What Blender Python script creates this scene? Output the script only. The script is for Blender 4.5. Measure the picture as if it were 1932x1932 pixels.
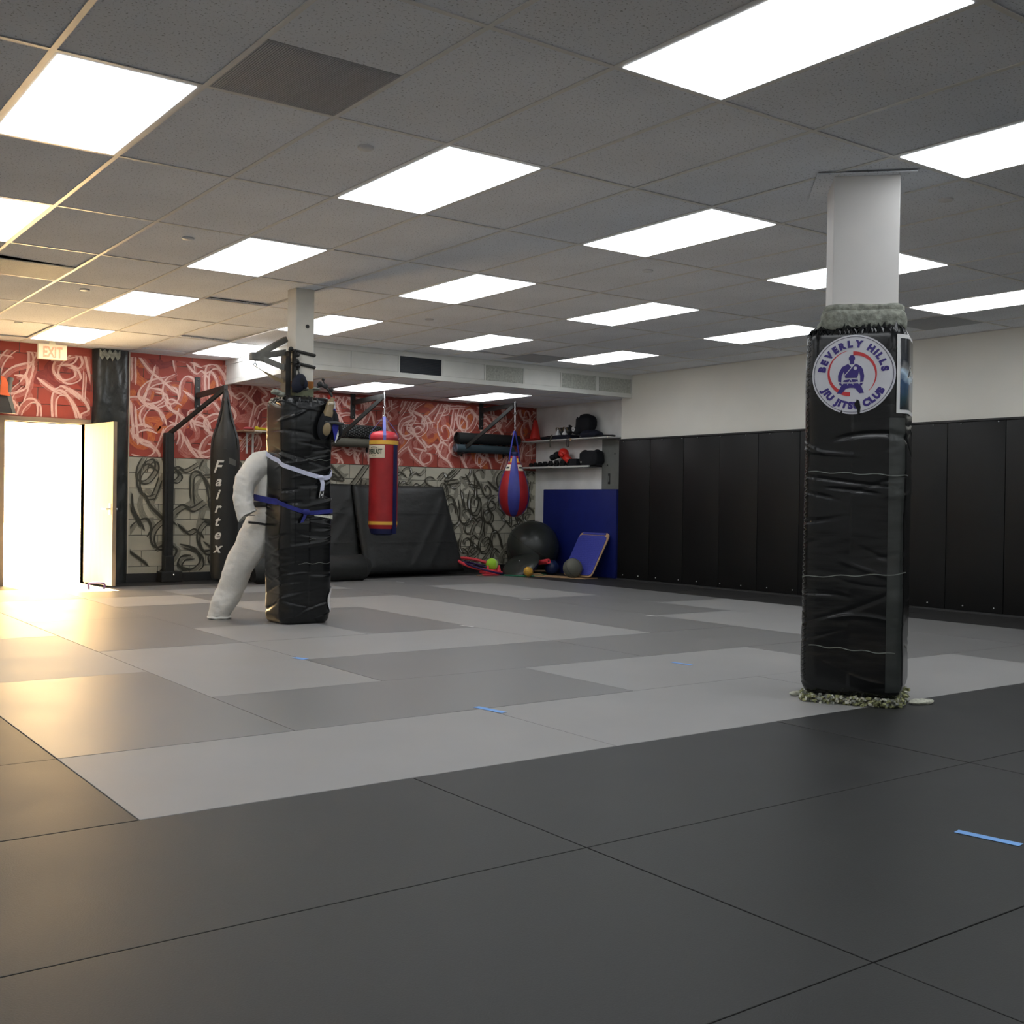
import bpy, bmesh, math, random
from math import sin, cos, pi, radians as rad
from mathutils import Vector, Matrix, noise
# ------------------------------------------------------------------ scene, camera, world, exposure
for o in list(bpy.data.objects): bpy.data.objects.remove(o)
S = bpy.context.scene
COL = S.collection
H = 2.757                      # ceiling height
U = 0.6096                     # two feet
YW = 7.7                       # back wall
XW = 7.22                      # right wall
XR = 7.37                      # recessed wall of the alcove
SX, SY, SZ = 2.44, 5.41, H - 0.30   # lowered ceiling over the back right
XL, YB = -5.2, -9.0            # left and rear walls
CAM = Vector((-2.9364, -5.8143, 1.0196))
pitch, yaw, roll, FPX = -0.00818, 0.63068, 0.01448, 2106.47
Fw = Vector((sin(yaw)*cos(pitch), cos(yaw)*cos(pitch), sin(pitch)))
Rt = Fw.cross(Vector((0, 0, 1))).normalized(); Up = Rt.cross(Fw)
Rc = cos(roll)*Rt + sin(roll)*Up; Uc = -sin(roll)*Rt + cos(roll)*Up
cam = bpy.data.cameras.new('camera'); camo = bpy.data.objects.new('camera', cam); COL.objects.link(camo)
camo.matrix_world = Matrix(((Rc.x, Uc.x, -Fw.x, CAM.x), (Rc.y, Uc.y, -Fw.y, CAM.y), (Rc.z, Uc.z, -Fw.z, CAM.z), (0, 0, 0, 1)))
cam.sensor_width = 36; cam.lens = 36*FPX/1932; cam.clip_start = 0.02; cam.clip_end = 300
S.camera = camo
S.view_settings.view_transform = 'Standard'; S.view_settings.look = 'None'
S.view_settings.gamma = 1; S.view_settings.use_curve_mapping = False
S.view_settings.exposure = 0.55
LAMP = 3.3                     # radiance of the ceiling panels
DAY = 13.0                     # evening daylight beyond the open door
w = bpy.data.worlds.new('World'); S.world = w; w.use_nodes = True
bg = w.node_tree.nodes['Background']; bg.inputs[0].default_value = (1.0, 0.66, 0.30, 1); bg.inputs[1].default_value = DAY
# a portal in the doorway only guides the sampling of the daylight that comes in
pl = bpy.data.lights.new('doorway_portal', 'AREA'); pl.shape = 'RECTANGLE'; pl.size = 0.92; pl.size_y = 1.9
pl.cycles.is_portal = True
po = bpy.data.objects.new('doorway_portal', pl); COL.objects.link(po)
po.location = (0.29, YW + 0.2, 0.95); po.rotation_euler = (rad(-90), 0, 0)
# low warm sun shining on the yard outside and a little way in through the door
sl = bpy.data.lights.new('sun', 'SUN'); sl.energy = 165; sl.color = (1, .74, .42); sl.angle = rad(.6)
so = bpy.data.objects.new('sun', sl); COL.objects.link(so); so.rotation_euler = (rad(-36), 0, rad(4))

# ------------------------------------------------------------------ helpers
R = random.Random(7)
def link(o): COL.objects.link(o); return o
def wpos(o):
    p = Vector((0, 0, 0))
    while o: p += o.location; o = o.parent
    return p
class MB:
    """collects faces in world space; build() makes one mesh object"""
    def __init__(s): s.v = []; s.f = []; s.m = []; s.uv = []; s.col = []
    def face(s, pts, m=0):
        n = len(s.v); s.v += [Vector(p) for p in pts]; s.f.append(list(range(n, n+len(pts)))); s.m.append(m)
    def add(s, vs, fs, m=0):
        n = len(s.v); s.v += [Vector(p) for p in vs]; s.f += [[i+n for i in f] for f in fs]; s.m += [m]*len(fs)
    def box(s, x0, x1, y0, y1, z0, z1, m=0, M=None, bev=0):
        if bev:
            b = bmesh.new(); bmesh.ops.create_cube(b, size=1)
            for v in b.verts: v.co = Vector(((x0+x1)/2+v.co.x*(x1-x0), (y0+y1)/2+v.co.y*(y1-y0), (z0+z1)/2+v.co.z*(z1-z0)))
            bmesh.ops.bevel(b, geom=b.edges[:], offset=bev, segments=2, affect='EDGES', profile=.6)
            b.verts.index_update()
            vs = [(M @ v.co) if M else v.co.copy() for v in b.verts]
            s.add(vs, [[v.index for v in f.verts] for f in b.faces], m); b.free(); return s
        c = [(x, y, z) for x in (x0, x1) for y in (y0, y1) for z in (z0, z1)]
        if M: c = [M @ Vector(p) for p in c]
        s.add(c, [(0, 1, 3, 2), (4, 6, 7, 5), (0, 4, 5, 1), (2, 3, 7, 6), (0, 2, 6, 4), (1, 5, 7, 3)], m); return s
    def bar(s, a, b, wx, wz, m=0, up=(0, 0, 1)):
        a = Vector(a); b = Vector(b); d = (b-a); L = d.length; d.normalize()
        u = Vector(up)
        if abs(d.dot(u)) > .98: u = Vector((1, 0, 0))
        x = d.cross(u).normalized(); z = x.cross(d)
        M = Matrix(((x.x, d.x, z.x, a.x), (x.y, d.y, z.y, a.y), (x.z, d.z, z.z, a.z), (0, 0, 0, 1)))
        return s.box(-wx/2, wx/2, 0, L, -wz/2, wz/2, m, M)
    def tube(s, pts, r, n=10, m=0, cap=True, closed=False, flat=1.0, up=None):
        pts = [Vector(p) for p in pts]; N = len(pts)
        rr = r if isinstance(r, (list, tuple)) else [r]*N
        rings = []; pu = Vector(up) if up else None
        for i, p in enumerate(pts):
            if closed: d = pts[(i+1) % N]-pts[i-1]
            else: d = pts[min(i+1, N-1)]-pts[max(i-1, 0)]
            d.normalize()
            if pu is None: pu = Vector((0, 0, 1)) if abs(d.z) < .9 else Vector((1, 0, 0))
            x = d.cross(pu)
            if x.length < 1e-6: x = d.cross(Vector((1, .3, 0)))
            x.normalize(); y = x.cross(d)
            if up is None: pu = y
            rings.append([p + x*rr[i]*cos(2*pi*k/n) + y*rr[i]*flat*sin(2*pi*k/n) for k in range(n)])
        vs = [q for g in rings for q in g]; fs = []
        for i in range(N if closed else N-1):
            j = (i+1) % N
            for k in range(n): fs.append((i*n+k, i*n+(k+1) % n, j*n+(k+1) % n, j*n+k))
        if cap and not closed: fs.append(list(range(n))[::-1]); fs.append([(N-1)*n+k for k in range(n)])
        s.add(vs, fs, m); return s
    def ribbon(s, pts, wv, thick=0, m=0):
        """band along pts, wv = width vector (or list)"""
        N = len(pts); W = wv if isinstance(wv, list) else [wv]*N
        pts = [Vector(p) for p in pts]; W = [Vector(q) for q in W]
        vs = []
        for i in range(N):
            d = (pts[min(i+1, N-1)]-pts[max(i-1, 0)]).normalized(); nn = d.cross(W[i]).normalized()*thick
            vs += [pts[i]-W[i]/2-nn, pts[i]+W[i]/2-nn, pts[i]+W[i]/2+nn, pts[i]-W[i]/2+nn]
        fs = []
        for i in range(N-1):
            for k in range(4): fs.append((i*4+k, i*4+(k+1) % 4, i*4+4+(k+1) % 4, i*4+4+k))
        fs += [(0, 1, 2, 3), tuple((N-1)*4+k for k in (3, 2, 1, 0))]
        s.add(vs, fs, m); return s
    def lathe(s, c, prof, n=32, m=0, a0=0, a1=2*pi):
        c = Vector(c); full = abs(a1-a0-2*pi) < 1e-6; K = n if full else n+1
        vs = [c+Vector((r*cos(a0+(a1-a0)*k/n), r*sin(a0+(a1-a0)*k/n), z)) for (r, z) in prof for k in range(K)]; fs = []
        for i in range(len(prof)-1):
            for k in range(n): fs.append((i*K+k, i*K+(k+1) % K, (i+1)*K+(k+1) % K, (i+1)*K+k))
        s.add(vs, fs, m); return s
    def ball(s, c, r, n=24, m=0, sc=(1, 1, 1)):
        prof = [(max(r*sin(pi*i/(n//2)), 1e-5), -r*cos(pi*i/(n//2))) for i in range(n//2+1)]
        k = len(s.v); s.lathe((0, 0, 0), prof, n, m)
        for i in range(k, len(s.v)): q = s.v[i]; s.v[i] = Vector((c[0]+q.x*sc[0], c[1]+q.y*sc[1], c[2]+q.z*sc[2]))
        return s
    def xf(s, M, start=0):
        for i in range(start, len(s.v)): s.v[i] = M @ s.v[i]
        return s
    def build(s, name, mats, parent=None, smooth=False, origin=None, **tags):
        if not isinstance(mats, (list, tuple)): mats = [mats]
        base = wpos(parent) if parent else Vector(origin) if origin else Vector((0, 0, 0))
        me = bpy.data.meshes.new(name); me.from_pydata([v-base for v in s.v], [], s.f)
        for q in mats: me.materials.append(q)
        for p, k in zip(me.polygons, s.m): p.material_index = k
        me.validate()
        b = bmesh.new(); b.from_mesh(me); bmesh.ops.remove_doubles(b, verts=b.verts, dist=1e-5)
        bmesh.ops.recalc_face_normals(b, faces=b.faces)
        b.to_mesh(me); b.free()
        if smooth:
            for p in me.polygons: p.use_smooth = True
            if smooth != 'all':
                try: me.set_sharp_from_angle(angle=rad(38))
                except Exception: pass
        o = link(bpy.data.objects.new(name, me)); 
        if parent: o.parent = parent
        else: o.location = base
        for k, v in tags.items(): o[k] = v
        return o
def thing(name, label, cat, loc=(0, 0, 0), group=None):
    o = link(bpy.data.objects.new(name, None)); o.location = loc; o.empty_display_size = .05
    o['label'] = label; o['category'] = cat
    if group: o['group'] = group
    return o
def part(name, mb, m, parent, smooth=False, **t): return mb.build(name, m, parent, smooth, **t)
def single(name, mb, m, label, cat, smooth=False, group=None, origin=None):
    if origin is None:
        xs = [v.x for v in mb.v]; ys = [v.y for v in mb.v]; zs = [v.z for v in mb.v]
        origin = ((min(xs)+max(xs))/2, (min(ys)+max(ys))/2, min(zs))
    o = mb.build(name, m, None, smooth, origin=origin); o['label'] = label; o['category'] = cat
    if group: o['group'] = group
    return o
def at(u, v, x=None, y=None, z=None):
    """where the sight line of a pixel of the photograph meets a real plane of the room"""
    d = Fw + Rc*(u-966)/FPX - Uc*(v-966)/FPX
    if x is not None: t = (x-CAM.x)/d.x
    elif y is not None: t = (y-CAM.y)/d.y
    else: t = (z-CAM.z)/d.z
    return CAM + d*t
def spline(P, n=8):
    P = [Vector(p) for p in P]; out = []
    for i in range(len(P)-1):
        a, b, c, d = P[max(i-1, 0)], P[i], P[i+1], P[min(i+2, len(P)-1)]
        for k in range(n):
            t = k/n; out.append(.5*((2*b)+(c-a)*t+(2*a-5*b+4*c-d)*t*t+(3*b-a-3*c+d)*t**3))
    out.append(P[-1]); return out

# ------------------------------------------------------------------ materials (all node based)
def srgb(r, g, b):
    f = lambda c: (c/255/12.92 if c/255 <= .04045 else ((c/255+.055)/1.055)**2.4)
    return (f(r), f(g), f(b), 1)
def mat(name, col, rough=.6, spec=.5, metal=0, var=.12, vscale=6, stretch=(1, 1, 1), bump=0, bscale=60, bstretch=None, dist=.002, coat=0, emit=None, es=1, rvar=0):
    m = bpy.data.materials.new(name); m.use_nodes = True; T = m.node_tree; N = T.nodes; L = T.links
    P = N['Principled BSDF']; P.inputs['Roughness'].default_value = rough; P.inputs['Metallic'].default_value = metal
    P.inputs['Specular IOR Level'].default_value = spec; P.inputs['Coat Weight'].default_value = coat
    tc = N.new('ShaderNodeTexCoord')
    if var:
        mp = N.new('ShaderNodeMapping'); mp.inputs['Scale'].default_value = stretch; L.new(tc.outputs['Object'], mp.inputs[0])
        nz = N.new('ShaderNodeTexNoise'); nz.inputs['Scale'].default_value = vscale; nz.inputs['Detail'].default_value = 5
        L.new(mp.outputs[0], nz.inputs[0])
        rp = N.new('ShaderNodeValToRGB'); c = col
        rp.color_ramp.elements[0].position = .3; rp.color_ramp.elements[1].position = .7
        rp.color_ramp.elements[0].color = (c[0]*(1-var), c[1]*(1-var), c[2]*(1-var), 1)
        rp.color_ramp.elements[1].color = (min(c[0]*(1+var), 1), min(c[1]*(1+var), 1), min(c[2]*(1+var), 1), 1)
        L.new(nz.outputs[0], rp.inputs[0]); L.new(rp.outputs[0], P.inputs['Base Color'])
        if rvar:
            mr = N.new('ShaderNodeMapRange'); mr.inputs['To Min'].default_value = rough-rvar; mr.inputs['To Max'].default_value = rough+rvar
            L.new(nz.outputs[0], mr.inputs[0]); L.new(mr.outputs[0], P.inputs['Roughness'])
    else: P.inputs['Base Color'].default_value = col
    if bump:
        mp2 = N.new('ShaderNodeMapping'); mp2.inputs['Scale'].default_value = bstretch or stretch; L.new(tc.outputs['Object'], mp2.inputs[0])
        n2 = N.new('ShaderNodeTexNoise'); n2.inputs['Scale'].default_value = bscale; n2.inputs['Detail'].default_value = 4
        L.new(mp2.outputs[0], n2.inputs[0])
        bp = N.new('ShaderNodeBump'); bp.inputs['Strength'].default_value = bump; bp.inputs['Distance'].default_value = dist
        L.new(n2.outputs[0], bp.inputs['Height']); L.new(bp.outputs[0], P.inputs['Normal'])
    if emit: P.inputs['Emission Color'].default_value = emit; P.inputs['Emission Strength'].default_value = es
    return m
G = lambda v, t=1.0: (v, v, v*t, 1)
m_tile = mat('ceiling_tile_fibre', (.84, .86, .90, 1), .95, .2, var=.06, vscale=1.2, bump=.25, bscale=160, dist=.002)
# fine dark fissures of the fibre tiles
def fissures(m, scale, amount, thr):
    T = m.node_tree; N = T.nodes; L = T.links; P = N['Principled BSDF']; src = P.inputs['Base Color'].links[0].from_socket
    tc = N.new('ShaderNodeTexCoord'); nz = N.new('ShaderNodeTexNoise'); nz.inputs['Scale'].default_value = scale; nz.inputs['Detail'].default_value = 2
    L.new(tc.outputs['Object'], nz.inputs[0]); rp = N.new('ShaderNodeValToRGB')
    rp.color_ramp.elements[0].position = thr; rp.color_ramp.elements[0].color = G(1-amount); rp.color_ramp.elements[1].position = thr+.06; rp.color_ramp.elements[1].color = G(1)
    L.new(nz.outputs[0], rp.inputs[0]); mx = N.new('ShaderNodeMix'); mx.data_type = 'RGBA'; mx.blend_type = 'MULTIPLY'; mx.inputs[0].default_value = 1
    L.new(src, mx.inputs[6]); L.new(rp.outputs[0], mx.inputs[7]); L.new(mx.outputs[2], P.inputs['Base Color'])
fissures(m_tile, 90, .45, .33)
m_bar = mat('grid_bar_paint', (.80, .78, .74, 1), .38, .5, var=.05, vscale=8)
m_plenum = mat('dark_plenum', G(.02), .9)
m_grille = mat('return_grille', (.46, .48, .51, 1), .6, .4, metal=.2, var=.1, vscale=90)
m_lens = mat('panel_lens', G(.8), .5, var=0, emit=(.93, .97, 1.0, 1), es=LAMP)
m_frame = mat('panel_frame_white', G(.7), .4, var=.03)
m_wall = mat('plaster_warm_white', (.90, .875, .80, 1), .8, .3, var=.03, vscale=1.5, bump=.1, bscale=30)
m_wallw = mat('painted_white_alcove', (.80, .80, .78, 1), .8, .3, var=.10, vscale=3, bump=.2, bscale=12)
m_hid = mat('plain_wall', (.80, .79, .77, 1), .8)
m_red = mat('red_painted_block', srgb(158, 70, 58), .6, .35, var=.16, vscale=3.2, bump=.35, bscale=45)
m_gry = mat('grey_painted_block', (.47, .445, .355, 1), .65, .35, var=.12, vscale=3.5, bump=.35, bscale=45)
m_mortr = mat('joint_red', srgb(120, 42, 36), .8); m_mortg = mat('joint_grey', (.12, .115, .10, 1), .8)
m_fascia = mat('fascia_white', (.78, .78, .74, 1), .7, .3, var=.04, bump=.1)
m_fgrey = mat('fascia_mineral_grey', (.50, .51, .46, 1), .9, .2, var=.2, vscale=40, bump=.3)
m_vent = mat('vent_dark', (.018, .022, .03, 1), .5, .4)
m_padblk = mat('black_wall_vinyl', (.006, .006, .006, 1), .42, .35, var=.15, vscale=2, bump=.08, bscale=200)
m_trimblk = mat('black_trim', G(.02), .5)
m_screw = mat('bright_screw', G(.7), .3, metal=.9, var=0)
def matmat(name, c, rough, var=.05):
    m = mat(name, c, rough, .42, var=var, vscale=2.2, bump=.35, bscale=210, dist=.0012, rvar=.05); return m
m_L = matmat('mat_light_grey', (.315, .31, .305, 1), .50)
m_M = matmat('mat_mid_grey', (.20, .197, .193, 1), .41)
m_K = matmat('mat_charcoal', (.031, .0315, .031, 1), .47, .1); m_K.node_tree.nodes['Principled BSDF'].inputs['Specular IOR Level'].default_value = .26
m_B = matmat('mat_black_border', (.022, .021, .020, 1), .6, .1)
m_gap = mat('mat_joint_dark', G(.01), .9)  # near-black slab that shows in the joints between mats
m_vinyl = mat('black_wrap_vinyl', (.0065, .007, .0075, 1), .22, .45, var=.2, vscale=3, stretch=(1, 1, 3), bump=.12, bscale=5, bstretch=(1, 1, 4), dist=.010)
m_vinyl2 = mat('black_plastic_sheet', (.018, .02, .019, 1), .36, .5, var=.2, vscale=3, bump=.6, bscale=6, bstretch=(1.5, 1.5, 1), dist=.03)
m_colw = mat('column_white_paint', (.72, .70, .68, 1), .55, .4, var=.03, vscale=3)
m_coll = mat('column_cream_paint', (.66, .63, .56, 1), .55, .4, var=.06, vscale=5)
m_foam = mat('grey_rebond_foam', (.27, .28, .24, 1), .95, .1, var=.4, vscale=30, bump=.8, bscale=45, dist=.01)
m_foamy = mat('green_foam_crumb', (.30, .31, .16, 1), .9, .2, var=.7, vscale=60)
m_foamw = mat('pale_foam_crumb', (.6, .6, .5, 1), .9, .2, var=.3, vscale=60)
m_stick = mat('sticker_white', (.70, .70, .75, 1), .45, .4, var=.03, vscale=10, bump=.15, bscale=14, dist=.01)
m_ink = mat('sticker_ink_indigo', srgb(62, 48, 128), .5, .4, var=.06)
m_inkr = mat('sticker_ink_red', srgb(205, 62, 66), .5, .4, var=.06)
m_inkk = mat('sticker_line_dark', srgb(40, 38, 66), .5, .4, var=0)
m_gi = mat('white_gi_cotton', (.80, .775, .72, 1), .9, .15, var=.04, vscale=5, bump=.6, bscale=11, bstretch=(1, 1, 1.4), dist=.02)
m_beltw = mat('white_belt_cotton', (.60, .62, .78, 1), .85, .2, var=.06, vscale=20, bump=.4, bscale=150)
m_beltb = mat('blue_belt_cotton', (.028, .034, .20, 1), .8, .3, var=.15, vscale=20, bump=.4, bscale=150)
m_white = mat('white_plastic', G(.75), .45, var=.03)
m_bagblk = mat('black_bag_vinyl', (.017, .017, .016, 1), .45, .4, var=.25, vscale=4, bump=.5, bscale=10, bstretch=(1, 1, .4), dist=.01)
m_steel = mat('black_steel', (.025, .024, .022, 1), .5, .5, metal=.3, var=.2, vscale=15)
m_steelg = mat('grey_steel', (.15, .145, .13, 1), .45, .5, metal=.5, var=.2, vscale=15)
m_chrome = mat('chrome', G(.75), .18, metal=1, var=0)
m_bred = mat('bag_red_vinyl', srgb(158, 32, 38), .42, .45, var=.15, vscale=6, bump=.3, bscale=14, dist=.006)
m_bred_lit = mat('bag_red_lit_top', srgb(200, 60, 70), .4, .5, var=.08, bump=.3, bscale=12, dist=.006)  # red lightened in the colour for light falling on the bag's top
m_bnav = mat('bag_navy_vinyl', srgb(26, 32, 78), .42, .5, var=.12)
m_bblu = mat('bag_blue_vinyl', srgb(48, 54, 138), .4, .5, var=.12, vscale=6, bump=.3, bscale=30, dist=.004)
m_yel = mat('yellow_band', srgb(225, 175, 70), .5, .4, var=.06)
m_crm = mat('cream_label', srgb(215, 205, 185), .6, .3, var=.04)
m_olive = mat('label_green_ink', srgb(70, 78, 62), .6, var=0)
m_strap = mat('violet_strap', srgb(105, 112, 178), .7, .3, var=.08)
m_crash = mat('black_mat_vinyl', (.019, .020, .019, 1), .5, .45, var=.2, vscale=2.5, bump=.5, bscale=4, bstretch=(1, 1, 1.6), dist=.03)
m_bluemat = mat('blue_mat_vinyl', srgb(20, 34, 110), .55, .35, var=.08)
m_bluebrd = mat('blue_textured_pad', srgb(70, 78, 175), .6, .3, var=.1, vscale=80, bump=.8, bscale=90, dist=.006)
m_wood = mat('pale_plywood', srgb(196, 160, 120), .55, .35, var=.15, vscale=6, stretch=(1, 8, 1))
m_door = mat('pale_door_veneer', (.62, .50, .30, 1), .5, .4, var=.08, vscale=3, stretch=(6, 6, .6))
m_dframe = mat('door_frame_taupe', (.24, .19, .14, 1), .5, .4, var=.1)
m_nickel = mat('brushed_nickel', G(.5), .35, metal=1, var=0)
m_bball = mat('black_rubber_ball', (.032, .036, .032, 1), .30, .5, var=.1, bump=.15, bscale=50)
m_brown = mat('bare_primer_brown', srgb(150, 98, 50), .8, .2, var=.25, vscale=12)
m_grn = mat('bare_primer_green', srgb(140, 145, 120), .8, .2, var=.25, vscale=12)
def simple(n, r, g, b, rough=.5, **k): return mat(n, srgb(r, g, b), rough, .4, **({'var': .1} | k))
m_lime = simple('lime_felt', 165, 215, 60, .8); m_yball = simple('yellow_leather', 215, 165, 60); m_nball = simple('navy_leather', 22, 38, 80, .35)
m_gball = simple('grey_rubber', 108, 108, 98, .75); m_pink = simple('coral_plastic', 225, 70, 80); m_purp = simple('purple_plastic', 52, 32, 80, .35)
m_teal = simple('green_plastic', 40, 120, 90); m_cone = simple('red_cone', 205, 50, 42); m_orange = simple('orange_cloth', 235, 115, 70, .8)
m_gcloth = simple('green_cloth', 100, 135, 85, .8); m_glvred = simple('red_glove_leather', 220, 50, 40, .35); m_blkfab = simple('black_fabric', 24, 25, 30, .85)
m_navfab = simple('navy_fabric', 26, 30, 46, .85); m_gold = simple('gold_leather', 140, 122, 92, .5); m_royal = simple('royal_blue', 38, 42, 150, .5)
m_grayrl = simple('grey_roll_foam', 92, 90, 80, .8); m_tealrl = simple('slate_roll_foam', 52, 66, 72, .8); m_blkrl = simple('black_roll_foam', 24, 26, 26, .8)
m_tape = simple('blue_tape', 125, 175, 238, .7, var=.03); m_tapew = simple('white_tape', 215, 215, 215, .7, var=.03)
m_pgrey = simple('grey_painted_board', 112, 114, 110, .7, bump=.1); m_shelf = simple('white_shelf', 205, 205, 200, .5, var=.03)
m_cork = simple('worn_wood', 150, 120, 95, .7); m_dgrey = simple('dark_grey_plastic', 60, 60, 60, .5)

# ------------------------------------------------------------------ setting: floor with its mats
floor = MB().box(XL-.1, XR+.3, YB-.1, YW+.25, -.06, -.008).build('floor', m_gap, kind='structure')
X0, Y0, MP = -1.80, -2.283, 1.004
def gx(i): return X0+i*MP
def gy(j): return Y0+j*1.0
def floor_mat(i0, i1, j0, j1, m, rx=None, ry=None):
    x0, x1, y0, y1 = gx(i0), gx(i1), gy(j0), gy(j1)
    if rx: x1 = min(x1, rx)
    if ry: y1 = min(y1, ry)
    g = .0022; h = R.uniform(-.0012, .0012); cx, cy = (x0+x1)/2, (y0+y1)/2
    b = MB().box(x0-cx+g, x1-cx-g, y0-cy+g, y1-cy-g, -.01-h, 0, bev=.0022)
    o = b.build('mat', m, floor); o.location = Vector((cx, cy, h*.5)) - wpos(floor)
    for v in o.data.vertices: v.co += Vector((0, 0, 0))
    return o
# row by row as they lie; L light, M mid grey; two cells make one mat
LAY = [(0,2,0,1,'L'),(2,4,0,1,'L'),(4,6,0,1,'L'),(6,8,0,1,'M'),
 (0,1,1,3,'M'),(1,3,1,2,'M'),(3,5,1,2,'L'),(5,6,1,2,'M'),(6,7,0.999,2,'M'),(7,8,1,3,'M'),
 (1,2,2,4,'L'),(2,4,2,3,'M'),(4,6,2,3,'M'),(6,7,2,4,'L'),
 (0,1,3,5,'L'),(2,4,3,4,'L'),(4,5,3,5,'L'),(5,6,3,5,'M'),(7,8,3,5,'L'),
 (1,2,4,6,'M'),(2,3,4,5,'L'),(3,4,4,6,'M'),(6,7,4,6,'M'),
 (0,1,5,7,'M'),(2,3,5,7,'M'),(4,5,5,7,'L'),(5,6,5,7,'M'),(7,8,5,7,'M'),
 (1,2,6,8,'M'),(3,4,6,7,'L'),(6,7,6,8,'L'),
 (0,1,7,9,'M'),(2,3,7,8,'L'),(3,5,7,8,'M'),(5,6,7,9,'M'),(7,8,7,9,'M'),
 (1,2,8,9.36,'L'),(2,3,8,9.36,'M'),(3,5,8,8.72,'L'),(3,5,8.72,9.36,'M'),(6,7,8,9.36,'M'),(5,6,9,9.36,'M'),(7,8,9,9.36,'M'),(0,1,9,9.36,'M')]
for a in LAY: floor_mat(a[0], a[1], a[2], a[3], {'L': m_L, 'M': m_M}[a[4]])
for j in range(-7, 0):                                             # charcoal mats in the foreground
    for i in range(-3, 9, 2): floor_mat(i, i+2, j, j+1, m_K, rx=XW)
for j in range(0, 9):                                              # charcoal mats left of the grey field
    for i in (-2, ): floor_mat(i, i+2, j, j+1, m_K)
    floor_mat(-3, -2, j, j+1, m_K)
for j in range(0, 10):                                             # black border along the right wall
    floor_mat(8, 9, j, j+1, m_B, rx=XW if j < 7 else XR, ry=YW)
for i in range(-3, 8): floor_mat(i, i+1, 9.36, 9.99, m_B, ry=YW)
for i in (-3, -1): floor_mat(i, i+2 if i < -1 else i+1, 9, 9.36, m_K)

# ------------------------------------------------------------------ ceiling: grid, tiles, lights
ceiling = MB().box(XL-.1, XR+.3, YB-.1, YW+.25, H+.16, H+.22).build('ceiling', m_plenum, kind='structure')
LIGHTS = [(a, b) for a in (-4, -2, 0, 2, 4, 6) for b in (-6, -3, 0, 3, 6, 9)] + [(-6, b) for b in (-6, -3, 0, 3)]
GRILLES = [(-4, 8.0, 9.0), (-3, -2.0, -1.0), (-1, 10.0, 11.0)]
def clip(x0, x1, y0, y1):
    """leave out the part of a ceiling cell that lies over the lowered ceiling"""
    x0, x1, y0, y1 = max(x0, XL), min(x1, XW if y0 < 5.4 else XR), max(y0, YB), min(y1, YW)
    if x1-x0 < .03 or y1-y0 < .03: return None
    if x1 > SX+.01 and y1 > SY+.01:
        if x0 >= SX-.01: y1 = SY
        elif y0 >= SY-.01: x1 = SX
        else: y1 = min(y1, y1)
        if x0 >= SX-.01 or y0 >= SY-.01:
            if x1-x0 < .03 or y1-y0 < .03: return None
        else: x1 = SX
    return x0, x1, y0, y1
tilt = {(-3, -2): (.0, .035), (-4, 6): (.02, -.02), (-4, 7): (.0, .025), (-3, 1): (.025, 0), (-4, 0): (-.015, .02), (-5, 2): (.02, .02), (-6, -1): (.0, -.02), (-6, 2): (0, .02), (-1, -2): (0, .0)}
full = None
for a in range(-7, 8):
    for b in range(-9, 12):
        if (a, b) in LIGHTS: continue
        y0, y1 = -(a+1)*2*U, -a*2*U
        c = clip(b*U, (b+1)*U, y0, y1)
        if not c: continue
        c = [c[0], c[1], c[2], c[3]]
        if (a, b) == (1, -2): c[3] = -(1.5)*2*U                      # the grille takes the other half of this cell
        if (a, b) == (-3, -2): c[3] = 5*U
        g = .003; cx, cy = (c[0]+c[1])/2, (c[2]+c[3])/2; tx, ty = tilt.get((a, b), (0, 0))
        whole = abs(c[1]-c[0]-U) < 1e-4 and abs(c[3]-c[2]-2*U) < 1e-4
        if whole and full: me = full.data; o = link(bpy.data.objects.new('ceiling_tile', me)); o.parent = ceiling
        else:
            hx, hy = (c[1]-c[0])/2-g, (c[3]-c[2])/2-g
            o = MB().box(-hx, hx, -hy, hy, 0, .016).build('ceiling_tile', m_tile, ceiling)
            if whole: full = o
        o.location = (cx, cy, H+.004+(abs(tx)+abs(ty))*.45+R.uniform(0, .0015)); o.rotation_euler = (tx*.6, ty, R.uniform(-.002, .002))
        o.rotation_euler[0] += R.uniform(-.0015, .0015)
# return grille squares (perforated metal) and their half cells
def grille(x0, x1, y0, y1, z=H):
    n = 56; b = MB()
    for k in range(n):
        x = x0+.012+(x1-x0-.024)*(k+.5)/n; b.box(x-.0032, x+.0032, y0+.012, y1-.012, z+.002, z+.004)
    b.box(x0+.006, x1-.006, y0+.006, y1-.006, z+.005, z+.009)
    part('air_grille', b, m_grille, ceiling)
grille(-2*U, -U, -3*U, -2*U); grille(-2*U, -U, 5*U, 6*U)
grille(8*U, 9*U, 7*U+.3, 8*U+.3-.01, H-.006); grille(10*U, 11*U, 0.0, U, H-.006)
# T-bars of the suspension grid
for b in range(-8, 13):
    x = b*U
    if x < XL or x > XW: continue
    y1 = YW if x < SX+.02 else SY
    part('grid_bar', MB().box(x-.012, x+.012, YB, y1, H, H+.0035).box(x-.001, x+.001, YB, y1, H+.003, H+.03), m_bar, ceiling)
for a in range(-6, 8):
    y = -a*2*U
    if y < YB or y > YW: continue
    x1 = XW if y < SY else SX
    part('grid_bar', MB().box(XL, x1, y-.012, y+.012, H+.0002, H+.0037), m_bar, ceiling)
part('wall_angle', MB().box(XW-.02, XW, YB, SY, H-.0005, H+.003).box(XL, SX, YW-.02, YW, H-.0005, H+.003), m_bar, ceiling)
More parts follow.
